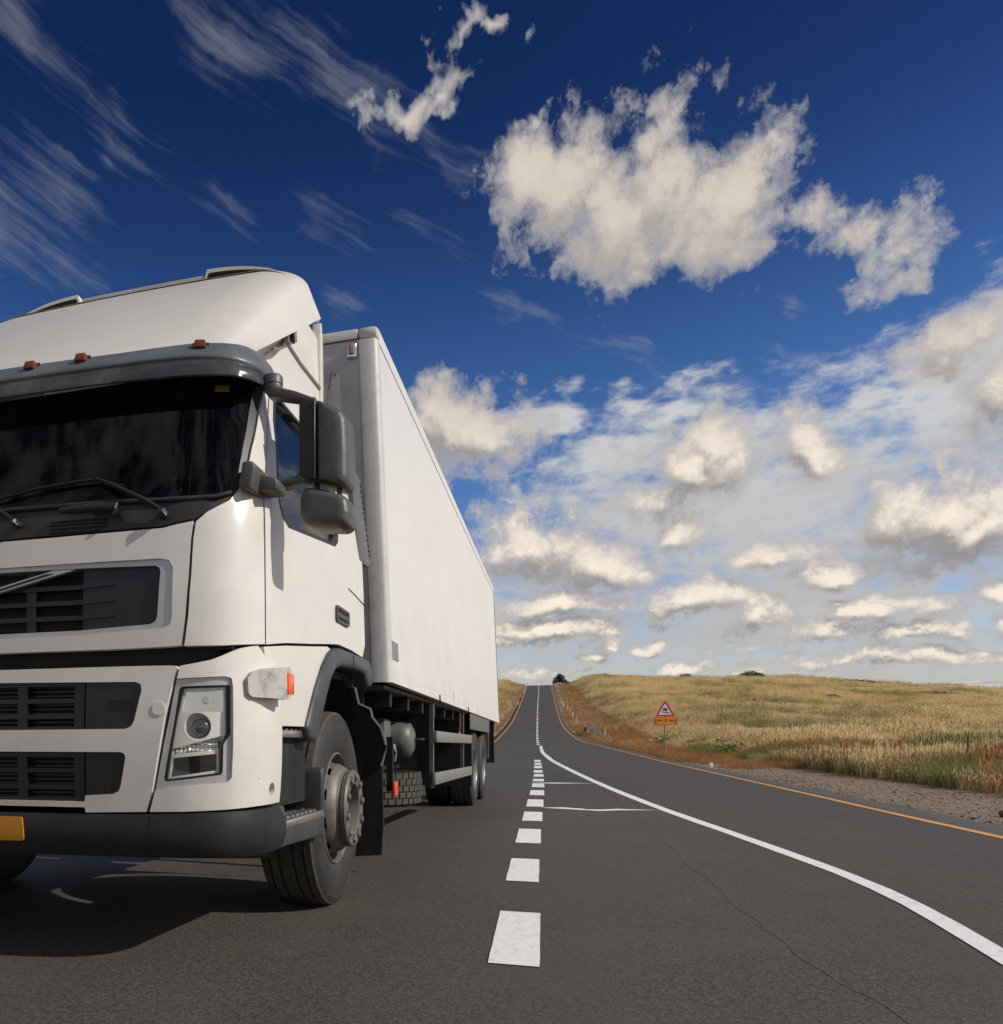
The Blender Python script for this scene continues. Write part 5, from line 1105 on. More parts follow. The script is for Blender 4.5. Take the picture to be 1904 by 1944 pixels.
for k in (1, -1):
    patch('tow_cover', disc(k * .919, 1.003, .026), WHITE, truck, (), SK, off=lambda s, z: bulge(s, z) + .004, thick=.006, res=.02)
# radiator clutter seen in the slot under the hood
for i in range(9):
    tube('radiator_pipe', [SK(-.9 + i * .22, 1.20 + .02 * math.sin(i * 2.1), -.09), SK(-.80 + i * .22, 1.205 + .02 * math.cos(i * 1.3), -.08)], .012 + .006 * (i % 3), FRAME, lin, 6)
patch('radiator_top', [(-.95, 1.170), (.95, 1.170), (.95, 1.2), (-.95, 1.2)], FRAME, lin, (), SK, off=-.07, thick=.02, res=.08)
# headlamp panels
hl = [(.998, 1.163), (1.057, 1.174), (1.108, 1.185), (1.159, 1.207), (1.213, 1.231), (1.26, 1.243), (1.298, 1.249), (1.319, 1.234), (1.338, 1.216), (1.414, 1.202), (1.468, 1.194), (1.490, 1.046), (1.494, .909), (1.494, .634), (1.464, .634), (1.295, .631), (1.144, .622), (1.017, .616), (.882, .613), (.905, .70), (.955, .981)]
sil = [tuple(p) for p in T['hl_silver']]; gas = [tuple(p) for p in T['hl_gasket']]; len_ = [tuple(p) for p in T['hl_lens']]
dot = disc(1.39, .691, .026, 20)
up = [tuple(p) for p in T['hl_upper']]; lo = [tuple(p) for p in T['hl_low']]; we = [tuple(p) for p in T['hl_wedge']]
for k in (1, -1):
    f_ = (lambda P: P) if k > 0 else mir
    hpn = patch('headlight_panel', f_(hl), WHITE, truck, [f_(sil), f_(dot)], SK, off=lambda s, z: .02 + .012 * math.sin(max(0, min(1, (z - .6) / .6)) * math.pi), thick=.05, res=.05)
    fd = patch('fog_hole', f_(dot), DARK, hpn, (), SK, off=-.01, thick=0, res=.05)
    hd = empty('headlight', (0, 0, 0), truck)
    patch('headlight_bezel', f_(sil), SILV, hd, [f_(gas)], SK, off=.012, thick=.06, res=.05)
    patch('headlight_gasket', f_(gas), SEAL, hd, [f_(len_)], SK, off=.006, thick=.05, res=.05)
    pr = disc(1.059, .936, .052, 28, 1.0)
    patch('reflector', f_(len_), REFLECT, hd, [f_(up), f_(lo), f_(we), f_(pr)], SK, off=-.006, thick=.03, res=.04)
    cu = lambda s, z: -.030 + .016 * ((abs(s) - 1.085) / .085) ** 2
    patch('upper_lamp', f_(up), CHROME, hd, (), SK, off=cu, thick=0, res=.02)
    tube('lamp_bulb', [SK(k * 1.09, 1.035, -.05), SK(k * 1.09, 1.035, -.02)], [.018, .012], LENSY, hd, 10)
    patch('lower_lamp', f_(lo), VISD, hd, (), SK, off=lambda s, z: -.05 + .03 * ((abs(s) - 1.05) / .09) ** 2, thick=0, res=.02)
    patch('lamp_prism', f_(we), CHROME, hd, (), SK, off=lambda s, z: -.022 + .006 * math.cos(abs(s) * 2 * math.pi / .0165) + .003 * math.cos(z * 2 * math.pi / .018), thick=0, res=.004 if k > 0 else .02)
    c0 = Vector(SK(k * 1.059, .936, -.02)); n0 = nrm(k * 1.059, .936); c1 = Vector(SK(k * 1.066, .934, -.05))
    def ringpts(c, r, n=28):
        a = Vector((0, 0, 1)); b = n0.cross(a).normalized(); a = b.cross(n0)
        return [c + r * (a * math.cos(2 * math.pi * i / n) + b * math.sin(2 * math.pi * i / n)) for i in range(n)]
    def loft(name, rings, m, parent, cap=False):
        v = [p for r_ in rings for p in r_]; n = len(rings[0]); f = []
        for i in range(len(rings) - 1):
            for j in range(n): f.append((i * n + j, i * n + (j + 1) % n, (i + 1) * n + (j + 1) % n, (i + 1) * n + j))
        if cap: f.append(tuple((len(rings) - 1) * n + j for j in range(n)))
        return recalc(mk(name, v, f, m, parent, True, 60))
    loft('projector_bowl', [ringpts(c0 + n0 * .006, .053), ringpts(c0 + n0 * .006, .049), ringpts(c0 - n0 * .02, .045), ringpts(c1, .03)], REFLECT, hd)
    pc = Vector(SK(k * 1.072, .933, -.03))
    loft('projector_lens', [ringpts(pc - n0 * .02, .034), ringpts(pc + n0 * .012, .034), ringpts(pc + n0 * .022, .026), ringpts(pc + n0 * .027, .014), ringpts(pc + n0 * .028, .002)], mat('projector_glass', (.03, .035, .04), .05, spec=.9, coat=1.), hd, True)
    patch('headlight_lens', f_(len_), LENS, hd, (), SK, off=.003, thick=0, res=.05)
    # corner marker lamp, scuffed white housing with a red end lens
    mo = [(1.233, 1.12), (1.25, 1.142), (1.30, 1.160), (1.402, 1.172), (1.408, 1.155), (1.412, 1.062), (1.402, 1.044), (1.25, 1.048), (1.235, 1.062)]
    ml = empty('marker_lamp', (0, 0, 0), truck)
    SCUFF = mat('scuffed_white_housing', (.50, .48, .44), .45, dirt=(.10, .09, .07), dscale=16., damt=.75)
    patch('lamp_housing', f_(fillet(mo, .012, 3)), SCUFF, ml, (), SK, off=lambda s, z: .045 + .055 * sm(1.25, 1.40, abs(s)), thick=.10, res=.03)
    a_, b_ = S(k * 1.415, 1.11), None
    yb, xb = a_[1], a_[0]
    prism('end_lens', [(k * 1.262, 1.056), (k * 1.345, 1.064), (k * 1.345, 1.148), (k * 1.262, 1.160)], 'xz', yb - .045, yb + .03, ORANGE, ml, .006, 2)
# bumper
bt = [(0, .600), (.618, .600), (.876, .604), (1.194, .616), (1.47, .622), (1.50, .60), (1.53, .57), (1.545, .50), (1.555, .437)]
bb = [(1.24, .44), (.86, .44), (.45, .438), (0, .437)]
bofs = lambda s, z: .03 + .010 * math.sin(max(0, min(1, (z - .42) / .2)) * math.pi) - .02 * sm(.48, .43, z)
bump = patch('bumper', dedup(bt + bb + mir(bt + bb)), BUMPER, truck, (), SK, off=bofs, thick=.16, res=.045)
for k in (1, -1):
    patch('bumper_joint', [(k * .874, .445), (k * .882, .445), (k * .892, .60), (k * .884, .60)][::k], DARK, bump, (), SK, off=lambda s, z: bofs(s, z) + .001, thick=.0015, res=.03)
pl_ = [(-.36, .493), (.366, .498), (.360, .583), (-.365, .583)]
patch('number_plate', fillet([(-.36, .494), (.366, .498), (.360, .585), (-.36, .585)], .012, 3), PLATE, truck, (), SK, off=lambda s, z: bofs(s, z) + .008, thick=.006, res=.06)
# sun visor: grey upper skin, smoked lower skin
def interp(P, s):
    P = sorted(P)
    if s <= P[0][0]: return P[0][1]
    for (a, b_), (c, d) in zip(P, P[1:]):
        if s <= c: return b_ + (d - b_) * (s - a) / (c - a)
    return P[-1][1]
vt = [(0, 2.455), (.386, 2.453), (.657, 2.455), (.916, 2.464), (1.075, 2.469), (1.151, 2.476), (1.234, 2.487), (1.34, 2.492), (1.42, 2.488)]
vs_ = [(0, 2.339), (.524, 2.344), (.856, 2.352), (1.008, 2.352), (1.103, 2.351), (1.2, 2.350), (1.30, 2.368), (1.38, 2.40), (1.42, 2.43)]
vb = [(0, 2.255), (.453, 2.260), (.704, 2.265), (.943, 2.265), (1.072, 2.265), (1.159, 2.272), (1.25, 2.29), (1.33, 2.33), (1.42, 2.40)]
SSEG = [i / 60 * 1.42 for i in range(-60, 61)]
fade = lambda s: 1 - .75 * sm(1.12, 1.42, abs(s))
def vrow(P, off): return [SK(s, interp(P, abs(s)), off(s)) for s in SSEG]
def sheet(name, rows, m, parent, sharp=60):
    n = len(rows[0]); v = [p for r_ in rows for p in r_]; f = []
    for i in range(len(rows) - 1):
        for j in range(n - 1): f.append((i * n + j, i * n + j + 1, (i + 1) * n + j + 1, (i + 1) * n + j))
    return recalc(mk(name, v, f, m, parent, True, sharp))
mid_ = lambda u: [(s, a + (b_ - a) * u) for (s, a), b_ in zip([(s, interp(vt, s)) for s in SSEG[60:]], [interp(vs_, s) for s in SSEG[60:]])]
rows = [vrow([(s, z + .03) for s, z in vt], lambda s: -.01), vrow(vt, lambda s: .022 * fade(s)), vrow(mid_(.25), lambda s: .05 * fade(s)), vrow(mid_(.6), lambda s: .075 * fade(s)), vrow(mid_(.92), lambda s: .09 * fade(s)), vrow(vs_, lambda s: .088 * fade(s)), vrow([(s, z - .004) for s, z in vs_], lambda s: .078 * fade(s))]
vis = sheet('sun_visor', rows, VISG, truck)
rows = [vrow([(s, z - .002) for s, z in vs_], lambda s: .080 * fade(s)), vrow([(s, z - .008) for s, z in vs_], lambda s: .086 * fade(s)), vrow([(s, (interp(vs_, s) + interp(vb, s)) / 2) for s in SSEG[60:]], lambda s: .097 * fade(s)), vrow(vb, lambda s: .10 * fade(s)), vrow([(s, z - .004) for s, z in vb], lambda s: .093 * fade(s)), vrow([(s, z + .03) for s, z in vb], lambda s: .085 * fade(s)), vrow([(s, z - .02) for s, z in vs_], lambda s: .06 * fade(s))]
sheet('visor_lower_edge', rows, VISD, vis)
VL = [(.291, 2.406), (.532, 2.41), (1.045, 2.415)]
for s0, z0 in VL + [(-s, z) for s, z in VL]:
    c = Vector(SK(s0, z0 + .004, .052 * fade(s0))); n = nrm(s0, z0); tx = n.cross(Vector((0, 0, 1))).normalized() * -1; up_ = Vector((0, 0, 1))
    w2, h2_ = .025, .020
    pts = []
    for du, dv, dn in ((-1, -1, -.02), (1, -1, -.02), (1, 1, -.03), (-1, 1, -.03), (-1, -1, .040), (1, -1, .040), (.85, .95, .026), (-.85, .95, .026)):
        pts.append(c + tx * du * w2 + up_ * dv * h2_ + n * dn)
    o = mk('roof_marker_light', pts, [(0, 3, 2, 1), (4, 5, 6, 7), (0, 1, 5, 4), (1, 2, 6, 5), (2, 3, 7, 6), (3, 0, 4, 7)], AMBER, truck)
    bevel(recalc(o), .006, 2)
    mk('light_base', [c + tx * du * .033 + up_ * dv * .025 + n * (.003 + (.006 if dv < 0 else -.006)) for du, dv in ((-1, -1), (1, -1), (1, 1), (-1, 1))], [(0, 1, 2, 3)], SEAL, o)
# cab roof: shoulder, then the raised rear part
rings = [(2.44, 1.178, .207, .207), (2.50, 1.155, .30, .225), (2.545, 1.07, .46, .25), (2.62, 1.03, .60, .30), (2.74, 1.0, .80, .42), (2.86, .98, 1.0, .60), (2.95, .973, 1.16, .80), (2.985, .972, 1.22, .92), (3.0, .972, 1.25, .98), (3.30, .960, 1.66, 1.50), (3.355, .93, 1.84, 1.66), (3.375, .88, 1.88, 1.7), (3.38, .80, 1.9, 1.7)]
sl_ = [i / 40 * (PL[-1]) for i in range(-40, 41)]
rr = []
for z, a, fF, fS in rings:
    row = []
    for s in sl_:
        x, y, _ = S(s, 1.5); fy = fF + (fS - fF) * sm(.95, 1.5, abs(s))
        row.append((x / 1.245 * a, min(y + fy, .45), z))
    rr.append(row)
rr.append([(x * .3, .3, 3.385) for x, y, z in rr[-1]])
roof = sheet('cab_roof', rr, WHITE, truck, 50)
mk('cab_back', [(-1.17, .449, 1.3), (1.17, .449, 1.3), (1.17, .449, 2.5), (.97, .449, 2.95), (.97, .449, 3.36), (-.97, .449, 3.36), (-.97, .449, 2.95), (-1.17, .449, 2.5)], [tuple(range(8))], WHITE, truck)
SEAM = mat('seam_grey', (.20, .18, .15), .7)
tube('roof_seam', [(.976, -.359, 2.98), (.976, -.209, 2.992), (.975, .035, 2.985), (.975, .45, 3.004)], .011, SEAM, roof, 6)
tube('roof_seam', [(.975, -.205, 3.2), (.975, -.206, 2.995)], .008, SEAM, roof, 6)
tube('roof_seam', [(1.062, -.691, 2.735), (1.03, -.514, 2.81), (1.0, -.372, 2.89), (.985, -.303, 2.945), (.978, -.24, 2.985)], .009, SEAM, roof, 6)
prism('roof_slot', [(-.140, 3.090), (-.075, 3.115), (-.052, 3.052), (-.120, 3.036)], 'yz', .968, .9765, DARK, roof)
prism('side_collar', [(.452, 2.62), (.50, 2.62), (.515, 3.02), (.50, 3.30), (.47, 3.40), (.452, 3.40)], 'yz', .93, .985, WHITE, truck, .01, 2)
# roof air deflector
def defl(u, v):
    """u: 0 centre .. 1 lower edge of the flank; v: 0 at the visor .. 1 at the trailing edge"""
    yf = -1.435 + 1.435 * v; zf = 2.43 + 1.09 * (1 - (1 - v) ** 1.12)
    cx_ = .965 + .025 * v; bx, by, bz = 1.105 + .003 * v, -1.20 + 1.20 * v, 2.47 + .72 * v
    ctr = Vector((0, yf, zf + .02 * (1 - v))); cor = Vector((cx_ + .015 * v, yf + .13 * (1 - v), zf - .055 * v)); bot = Vector((bx, by, bz))
    w = .30 + .08 * v
    if u < .6:
        t = u / .6 * .80; q = t * t
        return Vector((cor.x * t, ctr.y + (cor.y - ctr.y) * q, ctr.z + (cor.z - ctr.z) * q * .3))
    t = (u - .6) / .4
    p0 = Vector((cor.x * .80, ctr.y + (cor.y - ctr.y) * .64, ctr.z + (cor.z - ctr.z) * .192)); p2 = cor.lerp(bot, w)
    if t < .55:
        k = t / .55; c1 = cor + Vector((.012, -.01, .0)); return p0 * (1 - k) ** 2 + c1 * 2 * k * (1 - k) + p2 * k * k
    return p2.lerp(bot, (t - .55) / .45)
NU, NV = 44, 30
us = [i / NU for i in range(-NU, NU + 1)]
rows = []
for j in range(NV + 1):
    row = []
    for u in us:
        p = defl(abs(u), j / NV); row.append((p.x if u >= 0 else -p.x, p.y, p.z))
    rows.append(row)
rows.append([(x * .985, y - .004, z - .02) for x, y, z in rows[-1]])       # returned trailing edge
rows.append([(x * .975, y - .10, z - .045) for x, y, z in rows[-2]])
de = sheet('roof_deflector', rows, WHITE, truck, 70)
for k in (1, -1):
    low = [rows[j][-1 if k > 0 else 0] for j in range(NV + 1)]
    sheet('deflector_lip', [low, [(x - k * .03, y, z + .002) for x, y, z in low]], WHITE, de)
def arch(x0, x1, n=20):
    return [(x0 + (x1 - x0) * i / n, math.sin(math.pi * i / n) ** .55) for i in range(n + 1)]
def tail_z(x):
    lo_, hi_ = 0., .8
    for _ in range(24):
        m_ = (lo_ + hi_) / 2
        if defl(m_, 1.).x < abs(x): lo_ = m_
        else: hi_ = m_
    return defl(lo_, 1.).z
for x0, x1 in ((.40, .90), (-.90, -.40)):
    inner = .40 if x0 > 0 else -.40
    # scoop: steep at its inner end, running out flat at the outer end
    pts = [(x0 + (x1 - x0) * i / 20, (min(1., abs(x0 + (x1 - x0) * i / 20 - inner) / .025) * (1 - (abs(x0 + (x1 - x0) * i / 20 - inner) / .5) ** 2.2))) for i in range(21)]
    bz_ = lambda x: tail_z(x) - .006
    o_ = [(x, .02, bz_(x) + .082 * h) for x, h in pts]
    xi = lambda x: inner + (x - inner) * .93 + .012 * (1 if x0 > 0 else -1)
    i_ = [(xi(x), .02, bz_(x) + .060 * h) for x, h in pts]
    sc2 = sheet('deflector_scoop', [[(x, y + .35, z - .03) for x, y, z in o_], o_, i_], WHITE, de)
    sheet('scoop_throat', [[(x, y + .002, z - .002) for x, y, z in i_], [(x, y + .06, z - .02) for x, y, z in i_], [(x, y + .06, z - .2) for x, y, z in i_]], UNDER, sc2)
    mk('scoop_back', [(inner, .10, 3.38), (inner * 1.7, .10, 3.38), (inner * 1.7, .10, 3.50), (inner, .10, 3.54)], [(0, 1, 2, 3)], DARK, sc2)
rear = [(x, .03, tail_z(x) + .050) for x in [-.40 + i * .08 for i in range(11)]]
sheet('deflector_rear_strip', [[(x, y, z - .1) for x, y, z in rear], rear, [(x, y + .35, z - .02) for x, y, z in rear]], BOXF, de)
# mirrors
def pillow(name, poly, y0, y1, m, parent, rnd=.03):
    """soft-edged housing: the outline swept front to back, drawn in towards a domed front and a rolled rear rim"""
    P = dens(fillet(poly, rnd, 5), .02); cx = sum(p[0] for p in P) / len(P); cz = sum(p[1] for p in P) / len(P)
    wx = max(abs(p[0] - cx) for p in P); wz = max(abs(p[1] - cz) for p in P); v = []; f = []; n = len(P)
    prof_ = [(0, .040), (.002, .027), (.008, .016), (.018, .008), (.034, .002), (.055, 0), (.92 * (y1 - y0), 0), (y1 - y0 - .002, .004), (y1 - y0, .012)]
    for dy, ins in prof_:
        kx, kz = 1 - ins / wx, 1 - ins / wz
        v += [(cx + (p[0] - cx) * kx, y0 + dy, cz + (p[1] - cz) * kz) for p in P]
    for i in range(len(prof_) - 1):
        for j in range(n): f.append((i * n + j, i * n + (j + 1) % n, (i + 1) * n + (j + 1) % n, (i + 1) * n + j))
    v.append((cx, y0 - .004, cz)); c = len(v) - 1
    f += [(j, (j + 1) % n, c) for j in range(n)] + [tuple((len(prof_) - 1) * n + j for j in range(n))]
    return recalc(mk(name, v, f, m, parent, True, 50))
def mirror(k):
    P = lambda n: [(k * x, z) for x, z in T[n]]
    m_ = empty('mirror', (0, 0, 0), truck)
    pillow('mirror_housing', P('mir_shell'), -1.30, -1.14, MIRRORP, m_)
    prism('mirror_fairing', P('mir_fair'), 'xz', -1.285, -1.15, BLACK, m_, .014, 3)
    prism('mirror_arm', P('mir_arm_up'), 'xz', -1.28, -1.21, MIRRORP, m_, .012, 3)
    prism('mirror_arm', P('mir_arm_lo'), 'xz', -1.28, -1.21, MIRRORP, m_, .012, 3)
    pillow('lower_mirror_housing', P('mir_low'), -1.30, -1.15, MIRRORP, m_)
    prism('mirror_bracket', [(x + k * .035, z) for x, z in P('mir_mount')], 'xz', -1.47, -1.33, MIRRORP, m_, .012, 3)
    prism('mirror_hinge', [(x + k * .02, z) for x, z in P('mir_block')], 'xz', -1.40, -1.28, MIRRORP, m_, .014, 3)
    lathe('mirror_pivot', [(2.292, .0), (2.292, .036), (2.305, .040), (2.315, .038), (2.318, .041), (2.345, .041), (2.354, .036), (2.356, 0)], MIRRORP, m_, 'z', (k * 1.249, -1.245, 0), 28)
    for x in (1.426, 1.518):
        tube('mirror_rod', [(k * x, -1.215, 1.93), (k * x, -1.215, 1.83)], .011, MIRRORP, m_, 8)
    prism('mirror_glass', [(k * x, z) for x, z in [(1.458, 1.91), (1.55, 1.90), (1.55, 2.13), (1.458, 2.20)]], 'xz', -1.1395, -1.137, CHROME, m_)
    prism('housing_rib', [(k * 1.436, 1.909), (k * 1.441, 1.908), (k * 1.441, 2.226), (k * 1.436, 2.227)], 'xz', -1.302, -1.16, MIRRORP, m_, .002, 1)
    return m_
mirror(1); mirror(-1)
# wheel arch flares, steps and wheel houses
FO = T['fend_out']; FI = T['fend_in']
for k in (1, -1):
    fl = prism('fender_flare', FO + FI, 'yz', k * 1.02, k * 1.272, PLAST, truck, .022, 3)
    tube('flare_joint', [(k * 1.274, .075, 1.283), (k * 1.274, .075, 1.366)], .002, DARK, fl, 4)
    x0, x1 = sorted((k * 1.0, k * 1.195))
    boxm('step_well', x0, x1, -1.18, -.60, .60, .93, FRAME, truck)
    us_ = boxm('upper_step', *sorted((k * 1.05, k * 1.238)), -1.185, -.66, .897, .928, STEPM, truck, .004, 2)
    for i in range(7):
        boxm('step_tooth', *sorted((k * 1.06, k * 1.23)), -1.16 + i * .07, -1.125 + i * .07, .9285, .935, STEPM, us_)
    sb = prism('step_box', [(-1.20, .44), (-1.20, .62), (-1.115, .612), (-1.10, .560), (-1.04, .530), (-.50, .520), (-.472, .50), (-.475, .425)], 'yz', k * 1.0, k * 1.258, PLAST, truck, .012, 3)
    prism('step_wall', [(-.52, .50), (-.52, .735), (-.50, .757), (-.47, .755), (-.455, .50)], 'yz', k * 1.02, k * 1.256, PLAST, truck, .012, 3)
    prism('step_back', [(-1.2, .55), (-1.2, .755), (-.47, .755), (-.47, .55)], 'yz', k * 1.0, k * 1.06, FRAME, truck)
    ls = boxm('lower_step', *sorted((k * 1.07, k * 1.262)), -1.09, -.50, .515, .548, STEPM, truck, .006, 2)
    for i in range(3):
        for j in range(8):
            boxm('step_tooth', *sorted((k * (1.085 + i * .055), k * (1.12 + i * .055))), -1.07 + j * .07, -1.03 + j * .07, .5485, .556, STEPM, ls)
    # wheel house: arched liner and the rear mudguard with its stepped edge
    al = [(k * .60, .62 * math.cos(a) * 1.02, .55 + .74 * math.sin(a)) for a in [math.pi * (-.02 + 1.04 * i / 16) for i in range(17)]]
    sheet('arch_liner', [al, [(k * 1.18, y, z) for x, y, z in al]], FRAME, truck)
    mg = [(k * (x - .03), z) for x, z in T['mudguard']]
    prism('mudguard', mg, 'xz', 1.12, 1.15, FRAME, truck)
    tube('mudguard_edge', [(k * (x - .03), 1.115, z) for x, z in T['mudguard'][1:8]], .011, TANK, truck, 6)
    prism('mudguard_wall', [(k * .62, .14), (k * 1.09, .14), (k * 1.09, 1.25), (k * .62, 1.25)], 'xz', 1.13, 1.16, FRAME, truck)
    # grey serrated air guide behind the door
    sp = [(.46, 1.93), (.46, 2.42), (.52, 2.41), (.60, 2.28), (.66, 1.97), (.62, 1.93)]
    ag = prism('air_guide', T['strip'], 'yz', k * 1.19, k * 1.245, TANK, truck, .006, 2)
    for i in range(14):
        u = i / 14; yb = .385 + .262 * u; zb = 2.37 - .385 * u
        prism('air_guide_notch', [(yb - .045, zb), (yb - .006, zb + .006), (yb - .004, zb - .016)], 'yz', k * 1.2452, k * 1.2475, DARK, ag)
# wheels
def build_wheel(front=True):
    w = empty('wheel', (0, 0, 0), truck)
    Rr = .522
    tp = [(.915, .30), (.905, .36), (.90, .43), (.905, .478), (.918, .505), (.93, .516)]
    for gx in (.965, 1.018, 1.095, 1.148):
        tp += [(gx - .006, Rr), (gx - .005, Rr - .014), (gx + .005, Rr - .014), (gx + .006, Rr)]
    tp += [(1.188, .517), (1.198, .506), (1.205, .492), (1.211, .478), (1.2095, .474), (1.213, .465), (1.2115, .461), (1.2145, .452), (1.216, .42), (1.213, .37), (1.206, .325), (1.196, .305), (1.186, .300)]
    ty = lathe('tyre', tp, TYRE, w, 'x', (0, 0, 0), 96, None, 30)
    ty.data.materials.append(TREAD)
    for p in ty.data.polygons:
        c = p.center; r_ = math.hypot(c.y, c.z)
        if r_ > .509: p.material_index = 1
    if front:
        rp = [(1.188, .302), (1.200, .300), (1.203, .294), (1.196, .287), (1.17, .283), (1.12, .276), (1.10, .268), (1.108, .262), (1.135, .256), (1.165, .250), (1.20, .240), (1.225, .228), (1.243, .212), (1.247, .204)]
        holes = lambda i, kk: 8 <= i <= 9 and kk % 8 in (2, 3, 4)
        lathe('rim', rp, RIM, w, 'x', (0, 0, 0), 80, holes, 40)
        lathe('rim_back', [(1.06, .28), (1.06, .10), (1.06, 0)], DARK, w, 'x', (0, 0, 0), 32)
        hp_ = [(1.1950, .206), (1.2120, .207), (1.2160, .203), (1.2220, .203), (1.2260, .207), (1.2500, .207), (1.2540, .202), (1.2600, .202), (1.2640, .206), (1.2880, .206), (1.2960, .200), (1.2970, .192), (1.2950, .140), (1.2930, .132), (1.2840, .128), (1.2000, .122), (1.1950, .06), (1.1950, 0)]
        hb = lathe('hub', hp_, HUBM, w, 'x', (0, 0, 0), 72)
        for i in range(10):
            t = 2 * math.pi * (i + .3) / 10; cy, cz = .168 * math.cos(t), .168 * math.sin(t)
            lathe('wheel_bolt', [(1.2960, .024), (1.2975, .024), (1.2980, .019), (1.3070, .018), (1.3100, .012), (1.3105, 0)], HUBM, w, 'x', (0, cy, cz), 6, None, 20)
            lathe('bolt_seat', [(1.2966, .031), (1.2972, .024)], FRAME, w, 'x', (0, cy, cz), 18)
    else:
        rp = [(1.188, .302), (1.200, .300), (1.203, .294), (1.196, .288), (1.14, .280), (1.06, .268), (1.04, .25), (1.04, .17), (1.06, .155), (1.14, .150), (1.15, .13), (1.15, 0)]
        lathe('rim', rp, ALU, w, 'x', (0, 0, 0), 64)
        for i in range(10):
            t = 2 * math.pi * i / 10; lathe('wheel_bolt', [(1.038, .016), (1.075, .015), (1.08, 0)], HUBM, w, 'x', (0, .205 * math.cos(t), .205 * math.sin(t)), 6, None, 20)
        tp2 = [(h - .335, r_) for h, r_ in tp]
        ti = lathe('inner_tyre', tp2, TYRE, w, 'x', (0, 0, 0), 64, None, 30)
    return w
def copy_part(o, rx=0, flip=False, loc=(0, 0, 0)):
    c = o.copy(); COL.objects.link(c); c.parent = truck; c.location = loc; c.rotation_euler = (rx, 0, math.pi if flip else 0)
    for ch in list(o.children):
        d = ch.copy(); COL.objects.link(d); d.parent = c
    return c
fw = build_wheel(True); fw.location = (0, 0, .522)
copy_part(fw, 0, True, (0, 0, .522))
rw = build_wheel(False); rw.location = (0, 7.76, .522)
copy_part(rw, .4, False, (0, 9.14, .522)); copy_part(rw, .2, True, (0, 7.76, .522)); copy_part(rw, .9, True, (0, 9.14, .522))
# cargo box: sides lean in slightly towards the roof
YB0, YB1, ZB0, ZB1 = 1.11, 11.45, 1.264, 3.660
def bx_(z): return 1.28 - .0988 * (z - 1.264) / (3.658 - 1.264)
def zbot(y): return 1.277 - .0045 * (y - 1.11)
def lean_box(name, y0, y1, zf0, zf1, o0, o1, m, k, bev=0):
    """plate on the leaning side wall, between outward offsets o0 and o1"""
    v = []
    for y in (y0, y1):
        for zf in (zf0, zf1):
            z = zf(y) if callable(zf) else zf
            for o in (o0, o1): v.append((k * (bx_(z) + o), y, z))
    f = [(0, 1, 3, 2), (4, 6, 7, 5), (0, 4, 5, 1), (2, 3, 7, 6), (0, 2, 6, 4), (1, 5, 7, 3)]
    o = recalc(mk(name, v, f, m, box)); return bevel(o, bev) if bev else o
box = empty('cargo_box', (0, 0, 0), truck)
for k in (1, -1):
    lean_box('side_panel', YB0 + .05, YB1 - .03, lambda y: zbot(y) + .15, 3.56, -.05, 0, BOXW, k)
    lean_box('floor_rail', YB0 + .055, YB1 - .03, lambda y: zbot(y) + .075, lambda y: zbot(y) + .148, -.05, .004, BOXW, k)
    lean_box('floor_rail', YB0 + .055, YB1 - .03, zbot, lambda y: zbot(y) + .073, -.05, .006, BOXW, k)
    lean_box('roof_rail', YB0 + .055, YB1 - .03, 3.562, 3.655, -.05, .006, BOXW, k)
    # rounded corner post
    pv = []
    for z in (1.277, 3.575):
        xo = bx_(z) + .005
        for (dx, dy) in [(-.125, 0), (-.05, -.002)] + [(-.045 + .045 * math.sin(a), .045 - .045 * math.cos(a)) for a in [math.pi / 2 * i / 6 for i in range(7)]] + [(0, .075), (-.04, .075), (-.04, .03), (-.125, .03)]:
            pv.append((k * (xo + dx), YB0 + dy, z))
    n = len(pv) // 2
    recalc(mk('corner_post', pv, [tuple(range(n)), tuple(range(2 * n - 1, n - 1, -1))] + [(i, i + n, (i + 1) % n + n, (i + 1) % n) for i in range(n)], BOXF, box, True, 50))
    lean_box('corner_cap', YB0 - .002, YB0 + .08, 3.578, 3.662, -.128, .009, BOXF, k, .03)
    lean_box('rear_post', YB1 - .028, YB1 + .02, zbot, 3.655, -.06, .008, ALU, k)
lean_box('access_plate', 1.185, 1.43, 1.438, 1.563, .0005, .004, ALU, 1)
for yn in (4.6,):
    lean_box('rail_joint', yn, yn + .012, lambda y: zbot(y) + .004, lambda y: zbot(y) + .145, .0045, .0075, SEAM, 1)
for yn in (3.46, 5.98):
    lean_box('rail_hook', yn, yn + .03, lambda y: zbot(y) - .02, lambda y: zbot(y) + .05, .0065, .016, FRAME, 1)
def trap(name, y0, y1, z0, z1, inset, m, par):
    v = []
    for y in (y0, y1):
        for z in (z0, z1):
            for k in (-1, 1): v.append((k * (bx_(z) - inset), y, z))
    f = [(0, 1, 3, 2), (4, 6, 7, 5), (0, 4, 5, 1), (2, 3, 7, 6), (0, 2, 6, 4), (1, 5, 7, 3)]
    return recalc(mk(name, v, f, m, par))
trap('front_wall', YB0 + .012, YB0 + .05, 1.28, 3.578, .122, BOXF, box)
boxm('front_top_rail', -1.055, 1.055, YB0 + .0, YB0 + .06, 3.586, 3.652, BOXF, box, .006, 2)
trap('roof_skin', YB0 + .05, YB1, 3.60, 3.640, .05, BOXW, box)
boxm('box_floor', -1.225, 1.225, YB0 + .04, YB1 - .03, 1.235, 1.262, UNDER, box)
boxm('rear_doors', -1.16, 1.16, YB1 - .04, YB1, 1.25, 3.60, BOXW, box)
bl = boxm('front_marker_lamp', .985, 1.052, YB0 - .012, YB0 + .02, 3.457, 3.557, CHROME, box, .01, 3)
